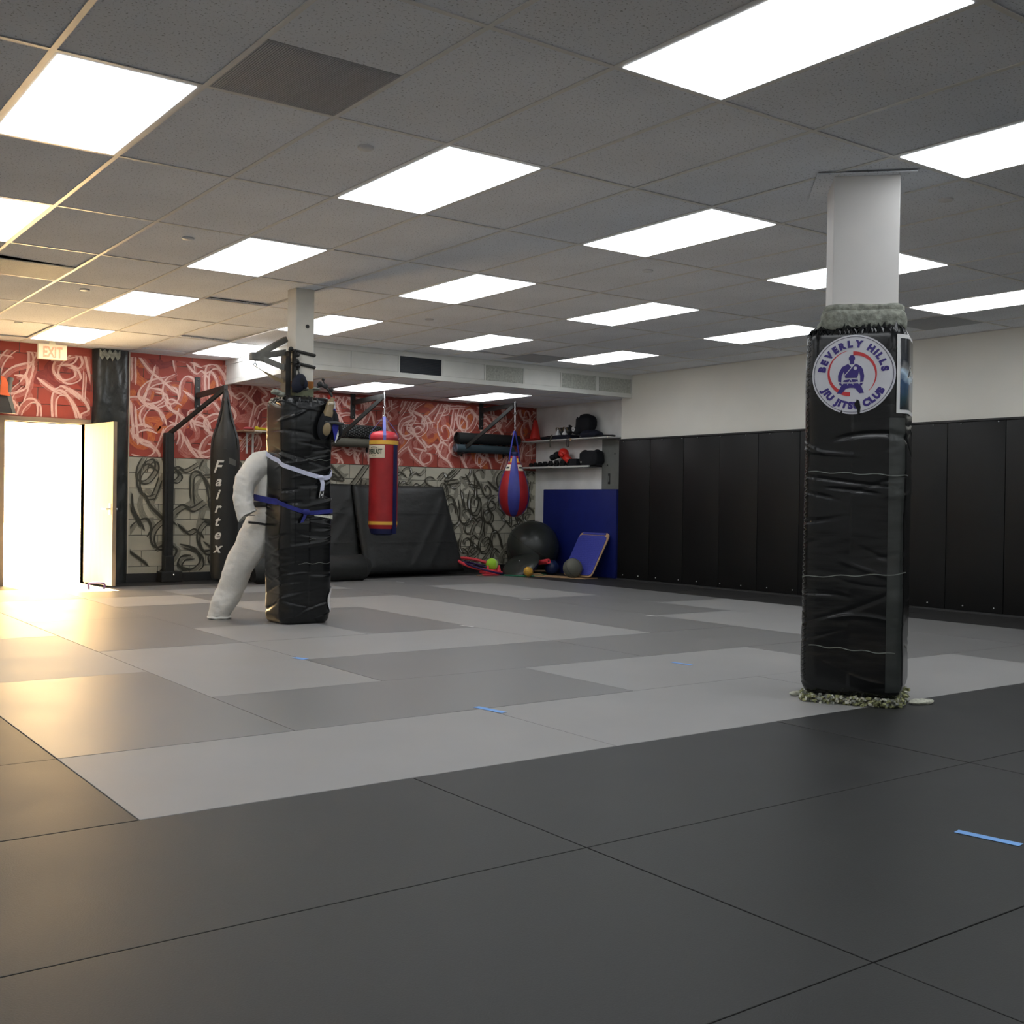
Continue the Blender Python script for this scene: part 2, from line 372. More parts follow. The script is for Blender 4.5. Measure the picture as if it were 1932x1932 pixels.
# flush sprinkler covers
for (u, v) in ((690, 279), (355, 450), (160, 547), (35, 609), (1222, 511), (1785, 377), (810, 603)):
    q = at(u, v, z=H); b = MB().lathe((q.x, q.y, H-.007), [(.0001, 0), (.036, 0), (.04, .003), (.04, .012)], 24)
    part('sprinkler_cover', b, m_frame, ceiling, True)
# lower ceiling of the alcove
low = MB().box(SX+.03, XR+.3, SY+.03, YW+.2, SZ+.12, H+.1).build('ceiling_alcove', m_plenum, kind='structure')
LOWL = [(-6, 6), (-6, 9)]
for a in range(-7, -4):
    for b in range(3, 13):
        if (a, b) in LOWL: continue
        x0, x1, y0, y1 = max(b*U, SX+.03), min((b+1)*U, XR), max(-(a+1)*2*U, SY+.04), min(-a*2*U, YW)
        if x1-x0 < .03 or y1-y0 < .03: continue
        cx, cy = (x0+x1)/2, (y0+y1)/2; hx, hy = (x1-x0)/2-.003, (y1-y0)/2-.003
        o = MB().box(-hx, hx, -hy, hy, 0, .016).build('ceiling_tile', m_tile, low)
        sag = R.choice((0, 0, .012, -.01)); o.location = (cx, cy, SZ+.006+abs(sag)*.4); o.rotation_euler = (sag, R.uniform(-.006, .006), 0)
for b in range(5, 13):
    if b*U < XR: part('grid_bar', MB().box(b*U-.012, b*U+.012, SY+.03, YW, SZ+.001, SZ+.0045), m_bar, low)
for a in (-6, -5): part('grid_bar', MB().box(SX+.03, XR, -a*2*U-.012, -a*2*U+.012, SZ+.001, SZ+.0045), m_bar, low)

# troffer lights
def troffer(name_label, a, b, z=H, group=None):
    x0, x1, y0, y1 = b*U, (b+1)*U, -(a+1)*2*U, -a*2*U
    t = thing('ceiling_light', name_label, 'light', ((x0+x1)/2, (y0+y1)/2, z), group)
    i = .017
    f = MB().box(x0+.012, x0+i+.01, y0+.012, y1-.012, z, z+.05).box(x1-i-.01, x1-.012, y0+.012, y1-.012, z, z+.05)
    f.box(x0+i+.01, x1-i-.01, y0+.012, y0+i+.01, z, z+.05).box(x0+i+.01, x1-i-.01, y1-i-.01, y1-.012, z, z+.05).box(x0+.012, x1-.012, y0+.012, y1-.012, z+.05, z+.055)
    part('light_frame', f, m_frame, t)
    part('light_lens', MB().box(x0+i+.008, x1-i-.008, y0+i+.008, y1-i-.008, z-.003, z+.006), m_lens, t)
ROW = {-6: 'in the row nearest the graffiti wall', -4: 'in the second row out from the graffiti wall', -2: 'in the third row out from the graffiti wall', 0: 'in the fourth row out from the graffiti wall', 2: 'in the nearest row at the top of the photo'}
SEEN = {(-6, 0): 'lit ceiling panel just in front of the exit sign', (-6, 3): 'lit ceiling panel touching the left end of the lowered ceiling', (-4, 0): 'lit ceiling panel, leftmost of the row two rows out from the exit sign',
 (-4, 3): 'lit ceiling panel partly hidden by the thin far column', (-4, 6): 'lit ceiling panel above the dark vent of the fascia', (-4, 9): 'smallest lit ceiling panel at the fascia end near the right wall',
 (-2, -3): 'lit ceiling panel cut by the left photo edge, lower of the two there', (-2, 0): 'lit ceiling panel up and left of the thin far column', (-2, 3): 'lit ceiling panel up and right of the thin far column',
 (-2, 6): 'lit ceiling panel between the two columns, in the middle right of the ceiling', (-2, 9): 'lit ceiling panel whose end meets the left of the near column padding top',
 (0, -3): 'big lit ceiling panel at upper left beside the pale grid bar', (0, 0): 'big lit ceiling panel near the top centre of the photo', (0, 3): 'lit ceiling panel half way between the top centre panel and the near column',
 (0, 6): 'lit ceiling panel passing behind the white shaft of the near column', (0, 9): 'lit ceiling panel cut by the right photo edge beside the padding top',
 (2, 0): 'largest lit ceiling panel, cut by the top photo edge', (2, 3): 'lit ceiling panel cut by the right photo edge above the near column'}
for (a, b) in LIGHTS:
    x0, x1, y0, y1 = b*U, (b+1)*U, -(a+1)*2*U, -a*2*U
    if x0 < XL or y0 < YB or x1 > XW: continue
    if (a, b) in SEEN: troffer(SEEN[(a, b)], a, b, group='lit ceiling panels')
    else: troffer('lit ceiling panel outside the view of the photo', a, b, group='lit ceiling panels out of view')
troffer('lit ceiling panel of the lowered ceiling above the red cylinder bag', -6, 6, SZ, 'lit ceiling panels')
troffer('lit ceiling panel of the lowered ceiling above the teardrop bag', -6, 9, SZ, 'lit ceiling panels')

# fascia of the lowered ceiling
trim1 = MB().box(SX, XR, SY, SY+.02, SZ, H+.05).box(SX, SX+.02, SY, YW, SZ, H+.05).build('trim_1', m_fascia, kind='structure')
part('rail', MB().box(SX-.012, XW, SY-.012, SY+.002, H-.055, H+.003), m_fascia, trim1)
part('rail', MB().box(SX-.012, XW, SY-.015, SY+.03, SZ-.002, SZ+.052), m_fascia, trim1)
part('rail', MB().box(SX-.012, SX+.002, SY, YW, H-.055, H+.003), m_fascia, trim1)
part('rail', MB().box(SX-.015, SX+.03, SY, YW, SZ-.002, SZ+.052), m_fascia, trim1)
fx = [(2.46, 2.99, 'w'), (3.0, 3.60, 'w'), (3.625, 4.19, 'v'), (4.205, 4.81, 'w'), (4.83, 5.40, 'g'), (5.415, 5.995, 'w'), (6.01, 6.59, 'g'), (6.64, 7.20, 'g')]
for x0, x1, k in fx:
    if k == 'v':
        b = MB().box(x0, x1, SY-.001, SY, SZ+.05, H-.055)
        for i in range(9): z = SZ+.062+i*.018; b.box(x0+.01, x1-.01, SY-.008, SY-.001, z, z+.006)
        part('vent', b, m_vent, trim1)
    else: part('panel', MB().box(x0+.006, x1-.006, SY-.007, SY, SZ+.057, H-.06, bev=.002), m_fascia if k == 'w' else m_fgrey, trim1)
    part('stile', MB().box(x1-.002, x1+.016, SY-.010, SY, SZ+.05, H-.05), m_fascia, trim1)
for y0, y1 in ((7.17, 7.66), (5.45, 5.88)): part('panel', MB().box(SX-.007, SX, y0, y1, SZ+.057, H-.06, bev=.002), m_fascia, trim1)
t = thing('glowing_end_panel', 'upright white panel, given an added glow, set in the left end of the lowered ceiling', 'light', (SX, 6.52, SZ+.05))
for y_ in (5.90, 7.14): part('light_frame', MB().box(SX-.010, SX, y_, y_+.015, SZ+.05, H-.055), m_frame, t)
part('light_lens', MB().box(SX-.006, SX-.001, 5.915, 7.14, SZ+.055, H-.06), m_lens, t)  # glow added to a plain white panel lit by the neighbouring ceiling light

# ------------------------------------------------------------------ walls
DX0, DX1, DZ = -.15, .74, 1.865                                     # door opening
wb = MB()
wb.box(XL-.1, DX0, YW+.008, YW+.2, -.02, H+.2).box(DX1, XR+.3, YW+.008, YW+.2, -.02, H+.2).box(DX0, DX1, YW+.008, YW+.2, DZ, H+.2)
wall_back = wb.build('wall_back', m_mortg, kind='structure')
# concrete blocks, painted red above and grey below
BW, BH = .4, .1885
cache = {}
nr = int(H/BH)+1
for r_ in range(nr):
    z0, z1 = r_*BH, min((r_+1)*BH, H+.1)
    off = 0 if r_ % 2 else BW/2
    k = -4
    x = 1.0-BW*6-off
    while x < XR:
        x0, x1 = max(x, -1.4), min(x+BW, XR); x += BW
        segs = [(x0, x1)]
        if z0 < DZ and x1 > DX0 and x0 < DX1:                       # around the door
            if z1 > DZ+.02 and z0 < DZ: zz = DZ
            else: zz = None
            out = []
            if x0 < DX0: out.append((x0, DX0))
            if x1 > DX1: out.append((DX1, x1))
            if zz: out.append((x0, x1, zz))
            segs = out
        for sg in segs:
            a, b_ = sg[0], sg[1]; zl = sg[2] if len(sg) > 2 else z0
            if len(sg) > 2: a, b_ = max(a, DX0), min(b_, DX1)
            if b_-a < .03 or b_ < -1.35: continue
            if a > .80 and b_ < 1.20: continue
            red = z0 > 1.50; g = .0035
            key = (round(b_-a, 3), round(z1-zl, 3), red)
            cx, cz = (a+b_)/2, (zl+z1)/2
            if key in cache: o = link(bpy.data.objects.new('block', cache[key])); o.parent = wall_back
            else:
                hx, hz = (b_-a)/2-g, (z1-zl)/2-g
                o = MB().box(-hx, hx, -.0, .02, -hz, hz, bev=.002).build('block', m_red if red else m_gry, wall_back); cache[key] = o.data
            o.location = (cx, YW+R.uniform(-.0006, .0006), cz)
# painted lettering of the mural: flat nib strokes lying on the blocks
def strokemat(name, c0, c1, lo=.35, hi=.62):
    m = bpy.data.materials.new(name); m.use_nodes = True; T = m.node_tree; N = T.nodes; L = T.links; P = N['Principled BSDF']; P.inputs['Roughness'].default_value = .6
    uv = N.new('ShaderNodeUVMap'); mp = N.new('ShaderNodeMapping'); mp.inputs['Scale'].default_value = (1.2, 9, 1); L.new(uv.outputs[0], mp.inputs[0])
    nz = N.new('ShaderNodeTexNoise'); nz.inputs['Scale'].default_value = 1.6; nz.inputs['Detail'].default_value = 6; L.new(mp.outputs[0], nz.inputs[0])
    rp = N.new('ShaderNodeValToRGB'); rp.color_ramp.elements[0].position = lo; rp.color_ramp.elements[1].position = hi; rp.color_ramp.elements[0].color = c0; rp.color_ramp.elements[1].color = c1
    L.new(nz.outputs[0], rp.inputs[0]); L.new(rp.outputs[0], P.inputs['Base Color']); return m
ms = [strokemat('brush_pale_pink', srgb(205, 145, 132), srgb(236, 206, 194)), strokemat('brush_faint_pink', srgb(160, 72, 62), srgb(190, 122, 110)), strokemat('brush_orange', srgb(176, 74, 48), srgb(200, 112, 58)),
      strokemat('brush_dark_olive', (.075, .068, .045, 1), (.025, .023, .016, 1)), strokemat('brush_mid_grey', (.30, .285, .22, 1), (.19, .18, .14, 1)), strokemat('brush_glint', (.42, .42, .38, 1), (.6, .6, .56, 1)), strokemat('brush_maroon', srgb(120, 40, 36), srgb(140, 52, 46))]
GL = [ # glyph skeletons in a unit box
 [(.75,.9),(.5,1),(.25,.85),(.35,.6),(.65,.45),(.75,.2),(.5,0),(.2,.1)], [(.8,.85),(.5,1),(.2,.75),(.15,.4),(.4,.05),(.8,.1)], [(.1,.5),(.25,.85),(.6,1),(.85,.7),(.8,.4)],
 [(.3,1),(.3,.6),(.32,.3),(.3,0)], [(.1,.1),(.4,.5),(.7,1)], [(.1,1),(.3,.6),(.6,.3),(.9,0)], [(0,0),(.05,.5),(.3,.85),(.6,.8),(.7,.4),(.7,0)],
 [(.1,.8),(.4,1),(.75,.85),(.6,.55),(.2,.2),(.1,0),(.5,.05),(.9,.1)], [(.0,.9),(.5,.95),(1,.85)], [(.2,1),(.1,.5),(.3,.1),(.7,.1),(.9,.5),(.7,.8),(.4,.7),(.4,.45)],
 [(.9,1),(.55,.75),(.4,.5),(.6,.35),(.5,.1),(.1,0)], [(0,.3),(.3,.55),(.6,.45),(1,.75)], [(.8,1),(.3,.8),(.1,.4),(.35,.1),(.75,.25),(.7,.55),(.4,.6)]]
class Strokes:
    def __init__(s): s.v = []; s.f = []; s.m = []; s.uv = []; s.k = 0
    def add(s, pts, nib, m, clipr):
        W_ = math.hypot(nib[0], nib[1]); na = math.atan2(nib[1], nib[0]); x0, x1, z0, z1 = clipr; N = len(pts); n = len(s.v); s.k += 1; y = YW-.0012-s.k*.0000045-(.0 if m in (1, 2, 4, 6) else .004)
        for i, (x, z) in enumerate(pts):
            e = 1 - .75*max(0, (abs(2*i/(N-1)-1)-.8)/.2)
            j0, j1 = max(i-1, 0), min(i+1, N-1); ta = math.atan2(pts[j1][1]-pts[j0][1], pts[j1][0]-pts[j0][0]); ww = W_*(.42+.58*abs(sin(ta-na)))
            for sgn in (-1, 1):
                px, pz = x-sgn*sin(ta)*ww*e, z+sgn*cos(ta)*ww*e
                s.v.append((min(max(px, x0), x1), y, min(max(pz, z0), z1)))
                s.uv.append((i*.25+s.k*3.1, (sgn+1)/2*.5+s.k*1.7))
        for i in range(N-1): s.f.append((n+2*i, n+2*i+1, n+2*i+3, n+2*i+2)); s.m.append(m)
    def build(s):
        me = bpy.data.meshes.new('mural'); me.from_pydata(s.v, [], s.f); ul = me.uv_layers.new(name='UVMap')
        for p in me.polygons:
            p.material_index = s.m[p.index]
            for li in p.loop_indices: ul.data[li].uv = s.uv[me.loops[li].vertex_index]
        for q in ms: me.materials.append(q)
        o = link(bpy.data.objects.new('mural_brushwork', me)); o.parent = wall_back; o['kind'] = 'stuff'; return o
st = Strokes(); RR = random.Random(21)
def glyphs(reg, step, size, red):
    x0, x1, z0, z1 = reg
    def one(x, z, sz, layer):
        g = RR.choice(GL); w_, h_ = sz*RR.uniform(.7, 1.15), sz*RR.uniform(.8, 1.25); sl = RR.uniform(-.25, .35)
        fl = RR.choice((1, 1, -1)); P = [((x+(p[0]-.5)*w_*fl+(p[1]-.5)*h_*sl), z+(p[1]-.5)*h_, 0) for p in g]
        pts = [(q.x, q.y) for q in spline(P, 6)]
        nb = sz*RR.uniform(.08, .11); an = rad(RR.uniform(30, 52)); nib = (nb*cos(an), nb*sin(an))
        sh = lambda dx, dz: [(a+dx, b+dz) for a, b in pts]
        if red:
            if layer == 0: st.add(pts, (nib[0]*1.5, nib[1]*1.5), RR.choice((1, 1, 2, 6)), reg)
            else:
                st.add(pts, nib, 1, reg); st.add(sh(-nib[0]*.75, nib[1]*.75), (nib[0]*.42, nib[1]*.42), 0, reg)
                if RR.random() < .55: st.add(sh(nib[0]*1.1, -nib[1]*1.1), (nib[0]*.36, nib[1]*.36), 0, reg)
        else:
            if layer == 0: st.add(pts, (nib[0]*1.2, nib[1]*1.2), 4, reg)
            else:
                st.add(pts, nib, 4, reg)
                st.add(sh(-nib[0]*.85, nib[1]*.85), (nib[0]*.45, nib[1]*.45), 3, reg)
                if RR.random() < .8: st.add(sh(nib[0]*.95, -nib[1]*.95), (nib[0]*.40, nib[1]*.40), 3, reg)
                if x > 4.6 and RR.random() < .75:
                    k0 = RR.randint(2, max(3, len(pts)-9)); st.add(sh(0, 0)[k0:k0+6], (nib[0]*.35, nib[1]*.35), 5, reg)
    for layer in (0, 1):
        nx, nz = int((x1-x0)/step)+1, int((z1-z0)/step)+1
        for i in range(nx):
            for j in range(nz):
                if layer == 0 and RR.random() < .45: continue
                sz = size*RR.uniform(.75, 1.3)
                one(x0+(i+.5+RR.uniform(-.35, .35))*step, z0+(j+.5+RR.uniform(-.3, .3))*step, sz, layer)
glyphs((1.24, 3.2, 1.515, 2.70), .235, .36, True); glyphs((3.2, 7.35, 1.515, 2.42), .215, .32, True); glyphs((-1.3, .78, 1.93, 2.66), .235, .36, True); glyphs((-1.3, -.22, 1.52, 1.93), .21, .34, True)
glyphs((1.26, 4.6, .12, 1.50), .29, .36, False); glyphs((4.6, 7.34, .12, 1.50), .20, .26, False)
# painted tips of letters that run from the red into the grey
st.build()
part('baseboard', MB().box(DX1+.45, XR, YW-.03, YW+.01, 0, .105, bev=.003), m_trimblk, wall_back)
part('baseboard', MB().box(-1.4, DX0-.05, YW-.03, YW+.01, 0, .105, bev=.003), m_trimblk, wall_back)

# right wall: plaster above, black wall pads below
wr = MB().box(XW, XW+.2, YB, 5.6, 0, H+.2).box(XR, XR+.2, 5.6, YW+.2, 0, H+.2)
wall_right = wr.build('wall_right', m_wall, kind='structure')
part('alcove_face', MB().box(XR-.004, XR, 5.601, YW, 0, SZ), m_wallw, wall_right)
y = 5.588; 
while y > YB:
    y1, y0 = y, y-.617; dep = R.uniform(.048, .053)
    part('wall_pad', MB().box(XW-dep, XW-.001, y0+.002, y1-.002, .02, 1.885, bev=.008), m_padblk, wall_right, True); y = y0
tr = MB().box(XW-.062, XW-.001, YB, 5.59, 1.885, 1.905); part('pad_trim', tr, m_trimblk, wall_right)
part('pad_trim', MB().box(XW-.06, XW-.001, YB, 5.59, .0, .02), m_dgrey, wall_right)
sc = MB(); y = 5.5
while y > -3:
    for z in (1.87, .07): sc.ball((XW-.056, y+R.uniform(-.05, .05), z), .008, 8)
    y -= .36
part('screw', sc, m_screw, wall_right, kind='stuff')
for zz in (.55, 1.15): pass
# faint board joints and nail holes of the alcove wall
for yy in (6.31, 6.75, 7.19): part('board_joint', MB().box(XR-.0048, XR-.0035, yy-.002, yy+.002, 1.30, 1.54), m_hid, wall_right)
# left and rear walls, out of view
MB().box(XL-.1, XL, YB, YW+.2, 0, H+.2).build('wall_left', m_hid, kind='structure')
MB().box(XL-.1, XR+.3, YB-.1, YB, 0, H+.2).build('wall_rear', m_hid, kind='structure')
# ground outside the door
MB().box(-12, 14, YW+.2, 40, -.2, -.03).build('ground_outside', mat('pale_concrete', (.5, .46, .4, 1), .8), kind='structure')

# ------------------------------------------------------------------ door
door = MB().box(DX0-.055, DX0, YW-.02, YW+.19, 0, DZ+.055).box(DX1, DX1+.05, YW-.02, YW+.19, 0, DZ+.055).box(DX0, DX1, YW-.02, YW+.19, DZ, DZ+.055).build('door_1', m_dframe, kind='structure')
Hn = Vector((.733, 7.665, 0)); Fr = Vector((.825, 6.86, 0)); dd = (Fr-Hn).normalized(); nn = Vector((dd.y, -dd.x, 0))
Md = Matrix(((dd.x, nn.x, 0, Hn.x), (dd.y, nn.y, 0, Hn.y), (0, 0, 1, 0), (0, 0, 0, 1)))
Lw = (Fr-Hn).length
leaf = part('door_leaf', MB().box(.0, Lw, -.02, .02, .025, DZ-.003, M=Md, bev=.002), m_door, door)
part('leaf_edge', MB().box(Lw, Lw+.003, -.021, .021, .025, DZ-.003, M=Md), m_dframe, leaf)
part('door_handle', MB().tube([Md @ Vector((Lw-.07, s*.02, .885)) for s in (-3.2, 3.2)], .011, 10).tube([Md @ Vector((Lw-.07, -.062, .885)), Md @ Vector((Lw-.16, -.066, .885)), Md @ Vector((Lw-.185, -.062, .885))], .009, 10).tube([Md @ Vector((Lw-.07, .062, .885)), Md @ Vector((Lw-.16, .066, .885)), Md @ Vector((Lw-.185, .062, .885))], .009, 10).box(Lw-.095, Lw-.045, -.024, .024, .82, .95, M=Md), m_nickel, leaf, True)
for z in (.2, .95, 1.68): part('hinge', MB().tube([(DX1, YW-.03, z), (DX1, YW-.03, z+.1)], .008, 8), m_nickel, door)
b = MB().tube(spline([(.56, 6.86, .0), (.555, 6.86, .05), (.59, 6.85, .068), (.68, 6.83, .068), (.715, 6.82, .05), (.71, 6.82, 0)], 5), .013, 8)
single('door_prop', b, m_purp, 'dark purple loop handle propping the open door at floor level', 'door stop', True)

# wall column wrapped in black plastic right of the door
b = MB(); nx, nz = 16, 70; vs = []; x0, x1 = .80, 1.225
for j in range(nz+1):
    for i in range(nx+1):
        u_ = i/nx; z = H*j/nz; e = min(u_, 1-u_)
        y = YW-.10*min(1, e*7)**.5 + .03*noise.noise(Vector((u_*3, z*1.6, 3)))+.012*noise.noise(Vector((u_*9, z*6, 9)))
        vs.append((x0+(x1-x0)*u_+.012*noise.noise(Vector((z*2, 5, u_)))*(1 if e == 0 else 0), min(y, YW-.004), z))
b.add(vs, [(j*(nx+1)+i, j*(nx+1)+i+1, (j+1)*(nx+1)+i+1, (j+1)*(nx+1)+i) for j in range(nz) for i in range(nx)])
t = thing('wrapped_pilaster', 'wall column wrapped in crinkled black plastic between open door and graffiti', 'column', (1.01, YW-.05, 0))
part('plastic_wrap', b, m_vinyl2, t, 'all')
part('torn_edge', MB().ribbon([(x0+.05+.03*i, YW-.115, H-.04-.05*(i % 2)) for i in range(9)], (0, 0, .09), .002), m_foam, t)
part('edge_strip', MB().box(1.226, 1.238, YW-.012, YW, .1, H), m_crm, t)

# exit sign
t = thing('exit_sign', 'pale exit sign with reddish letters hanging above the door', 'sign', (.295, 7.5, 2.57))
part('housing', MB().box(.145, .455, 7.46, 7.52, 2.565, 2.735, bev=.006).box(.27, .33, 7.47, 7.51, 2.73, H+.01), mat('exit_housing', srgb(238, 222, 175), .5, emit=(1, .85, .6, 1), es=.12), t)
dg = None
def text_geo(body, size, bold=0.0, shear=0.0):
    cu = bpy.data.curves.new('t', 'FONT'); cu.body = body; cu.size = size; cu.offset = bold; cu.shear = shear; cu.resolution_u = 4
    o = link(bpy.data.objects.new('t', cu)); bpy.context.view_layer.update(); d = bpy.context.evaluated_depsgraph_get()
    me = bpy.data.meshes.new_from_object(o.evaluated_get(d)); vs = [v.co.copy() for v in me.vertices]; fs = [list(p.vertices) for p in me.polygons]
    bpy.data.objects.remove(o); bpy.data.curves.remove(cu); bpy.data.meshes.remove(me)
    if vs:
        xs = [v.x for v in vs]; mn, mx = min(xs), max(xs)
    else: mn = mx = 0
    return vs, fs, mn, mx
def put_text(mb, body, f, size, bold=0, shear=0, m=0, center=True, sx=1):
    vs, fs, mn, mx = text_geo(body, size, bold, shear); c = (mn+mx)/2 if center else 0
    n = len(mb.v); mb.add([f((v.x-c)*sx, v.y) for v in vs], fs, m)
b = MB(); put_text(b, 'EXIT', lambda x, y: Vector((.30+x, 7.458, 2.59+y)), .165, .006, sx=.62)
part('letters', b, mat('exit_letters', srgb(232, 165, 125), .6, var=.25, vscale=50, emit=(1, .3, .15, 1), es=.25), t)

# ------------------------------------------------------------------ padded columns
def rrect(s, a, rc):
    """point and outward normal at arc length s (0 = middle of front face, front = -y) of a rounded square"""
    f = 2*(a-rc); q = pi*rc/2; Lp = 4*(f+q); s = (s+f/2) % Lp; k = int(s//(f+q)); t = s-k*(f+q); an = k*pi/2
    if t <= f: p = Vector((-f/2+t, -a, 0)); n = Vector((0, -1, 0))
    else:
        th = (t-f)/rc; p = Vector((f/2+rc*sin(th), -(a-rc)-rc*cos(th), 0)); n = Vector((sin(th), -cos(th), 0))
    c, s_ = cos(an), sin(an)
    return Vector((p.x*c-p.y*s_, p.x*s_+p.y*c, 0)), Vector((n.x*c-n.y*s_, n.x*s_+n.y*c, 0)), Lp
class Pad:
    def __init__(s, cx, cy, rot, a, rc, z0, z1, seed, ncrease=70, amp=.004, bulge=.012, ah=0):
        s.c = Vector((cx, cy, 0)); s.rot = rot; s.a = a; s.rc = rc; s.z0 = z0; s.z1 = z1; s.sd = seed; s.bulge = bulge; s.ah = ah
        r = random.Random(seed); _, _, s.L = rrect(0, a, rc); s.cr = []
        for _ in range(ncrease):
            z = z0+(z1-z0)*r.random()**1.25; s.cr.append((r.uniform(-s.L/2, s.L/2), z, r.uniform(-.35, .35), r.uniform(.006, .014), r.uniform(.06, .30), amp*r.uniform(.5, 1.6)*r.choice((1, -1, -1)), r.uniform(-.8, .8)))
    def disp(s, u, z):
        k_ = .35+.65*min(1, max(0, (1.5-z)/.5)) if s.z1 > 1.9 else 1
        d = s.bulge*noise.noise(Vector((u*1.3, z*2.1, s.sd)))+k_*.0035*noise.noise(Vector((u*3, z*7, s.sd+3)))+k_*.0006*noise.noise(Vector((u*7, z*34, s.sd+9)))
        for (us, zs, sl, wd, ln, am, cv) in s.cr:
            du = (u-us+s.L/2) % s.L - s.L/2
            if abs(du) > ln*2: continue
            dz = z-zs-sl*du-cv*du*du
            if abs(dz) < wd*3: d += (1 if z < 1.47 or s.z1 < 1.9 else .12)*am*math.exp(-(dz/wd)**2)*math.exp(-(du/ln)**4)
        return d
    def base(s, u, z, off=0.0, a=None):
        p, n, _ = rrect(u, (a or s.a), s.rc)
        p = p+n*off; c, q = cos(s.rot), sin(s.rot)
        return Vector((s.c.x+p.x*c-p.y*q, s.c.y+p.x*q+p.y*c, z))
    def grow(s, z):
        t = (z-s.z0)/(s.z1-s.z0); e0 = (z-s.z0); e1 = (s.z1-z)
        g = -.035*math.exp(-e0/.025)-.03*math.exp(-e1/.02) + s.ah*(1-t)
        return g
    def surf(s, u, z, off=0.0):
        return s.base(u, z, s.grow(z)+s.bulge*noise.noise(Vector((u*1.3, z*2.1, s.sd)))+off)
    def mesh(s, nu, nz):
        b = MB(); vs = []
        for j in range(nz+1):
            z = s.z0+(s.z1-s.z0)*j/nz
            for i in range(nu): u = s.L*i/nu; vs.append(s.base(u, z, s.grow(z)+s.disp(u, z)))
        fs = [(j*nu+i, j*nu+(i+1) % nu, (j+1)*nu+(i+1) % nu, (j+1)*nu+i) for j in range(nz) for i in range(nu)]
        b.add(vs, fs); n = len(b.v); b.v.append(Vector((s.c.x, s.c.y, s.z1+.005)))
        for i in range(nu): b.f.append([nz*nu+i, nz*nu+(i+1) % nu, n]); b.m.append(0)
        return b
def sqcol(cx, cy, rot, h, z0, z1, b=None, chamf=0):
    b = b or MB(); M = Matrix.Translation((cx, cy, 0)) @ Matrix.Rotation(rot, 4, 'Z')
    b.box(-h, h, -h, h, z0, z1, M=M, bev=chamf); return b
# near column, turned 45 degrees to the grid
NC = (2.085, -2.075); NR = rad(-46+0)
P1 = Pad(NC[0], NC[1], rad(-60), .25, .085, .045, 1.955, 5, 80, .0036, .010, ah=.008)
t = thing('padded_column', 'near white square column wrapped in shiny black vinyl padding with round club sticker', 'column', (NC[0], NC[1], 0))
shaft = part('column_shaft', sqcol(NC[0], NC[1], NR, .166, 0, H+.02, chamf=.004), m_colw, t)
pad = part('padding', P1.mesh(230, 330), m_vinyl, t, 'all')
# foam collar in two lifts
for (a_, z0, z1, sd, nm) in ((.215, 1.93, 2.045, 3, 'foam_collar'), (.197, 2.03, 2.082, 8, 'foam_collar')):
    b = MB(); nu, nz = 90, 9; vs = []; Q = Pad(NC[0], NC[1], NR, a_, .07, z0, z1, sd, 0)
    for j in range(nz+1):
        tt = j/nz
        for i in range(nu):
            u_ = Q.L*i/nu; z = z0+(z1-z0)*tt+(.018*noise.noise(Vector((u_*5, sd, 0))))*tt
            rnd = -.02*(abs(2*tt-1)**4)
            vs.append(Q.base(u_, z, rnd+.012*noise.noise(Vector((u_*4, z*9, sd)))+.007*noise.noise(Vector((u_*22, z*30, sd)))))
    b.add(vs, [(j*nu+i, j*nu+(i+1) % nu, (j+1)*nu+(i+1) % nu, (j+1)*nu+i) for j in range(nz) for i in range(nu)])
    n = len(b.v); b.v.append(Vector((NC[0], NC[1], z1)))
    for i in range(nu): b.f.append([nz*nu+i, nz*nu+(i+1) % nu, n]); b.m.append(0)
    part(nm, b, m_foam, t, 'all')
# ragged top edge of the vinyl: small upright flaps
b = MB()
for i in range(150):
    u_ = P1.L*i/150+R.uniform(-.01, .01); z = 1.945; h = R.uniform(.01, .035); w_ = R.uniform(.006, .016)
    p0 = P1.base(u_-w_, z, -.012); p1 = P1.base(u_+w_, z, -.012); p2 = P1.base(u_+R.uniform(-.01, .01), z+h, -.02-R.uniform(0, .03))
    p3 = P1.base(u_, z-.03, .004); b.face([p0, p1, p2]); b.face([p3, p1, p2]); b.face([p3, p2, p0])
part('ragged_edge', b, m_vinyl, t, kind='stuff')
# lacing up the left corner
b = MB(); ul = -.240
for k in range(120):
    z = .10+k*.0152; q = [P1.surf(ul-.008+.012*(k % 2), z, .006), P1.surf(ul+.010-.012*(k % 2), z+.010, .009)]
    b.tube(q, .0022, 5)
part('lacing', b, simple('dull_lace', 95, 95, 90, .4), t, kind='stuff')
# tape edges wound around it
for (z, sl, u0, u1) in ((1.205, -.02, -.22, .30), (.655, .035, -.25, .30), (.30, -.02, -.2, .22)):
    b = MB().ribbon([P1.surf(u0+(u1-u0)*i/24, z+sl*(i/24)+.004*sin(i*.9), .006) for i in range(25)], (0, 0, .005), .0008); part('tape_edge', b, simple('clear_tape', 120, 125, 120, .2), t)
# long strip of clear tape down the right corner, duller than the vinyl
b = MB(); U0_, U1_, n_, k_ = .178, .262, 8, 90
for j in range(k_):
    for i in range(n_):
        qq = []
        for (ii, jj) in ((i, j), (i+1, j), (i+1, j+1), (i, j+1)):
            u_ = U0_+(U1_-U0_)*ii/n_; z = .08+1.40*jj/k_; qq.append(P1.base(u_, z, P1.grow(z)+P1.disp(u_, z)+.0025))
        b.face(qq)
part('clear_tape_strip', b, mat('tape_over_vinyl', (.030, .034, .032, 1), .30, .6, var=.35, vscale=4, stretch=(1, 1, 4), bump=.25, bscale=14, bstretch=(1, 1, 3), dist=.006), t, 'all')
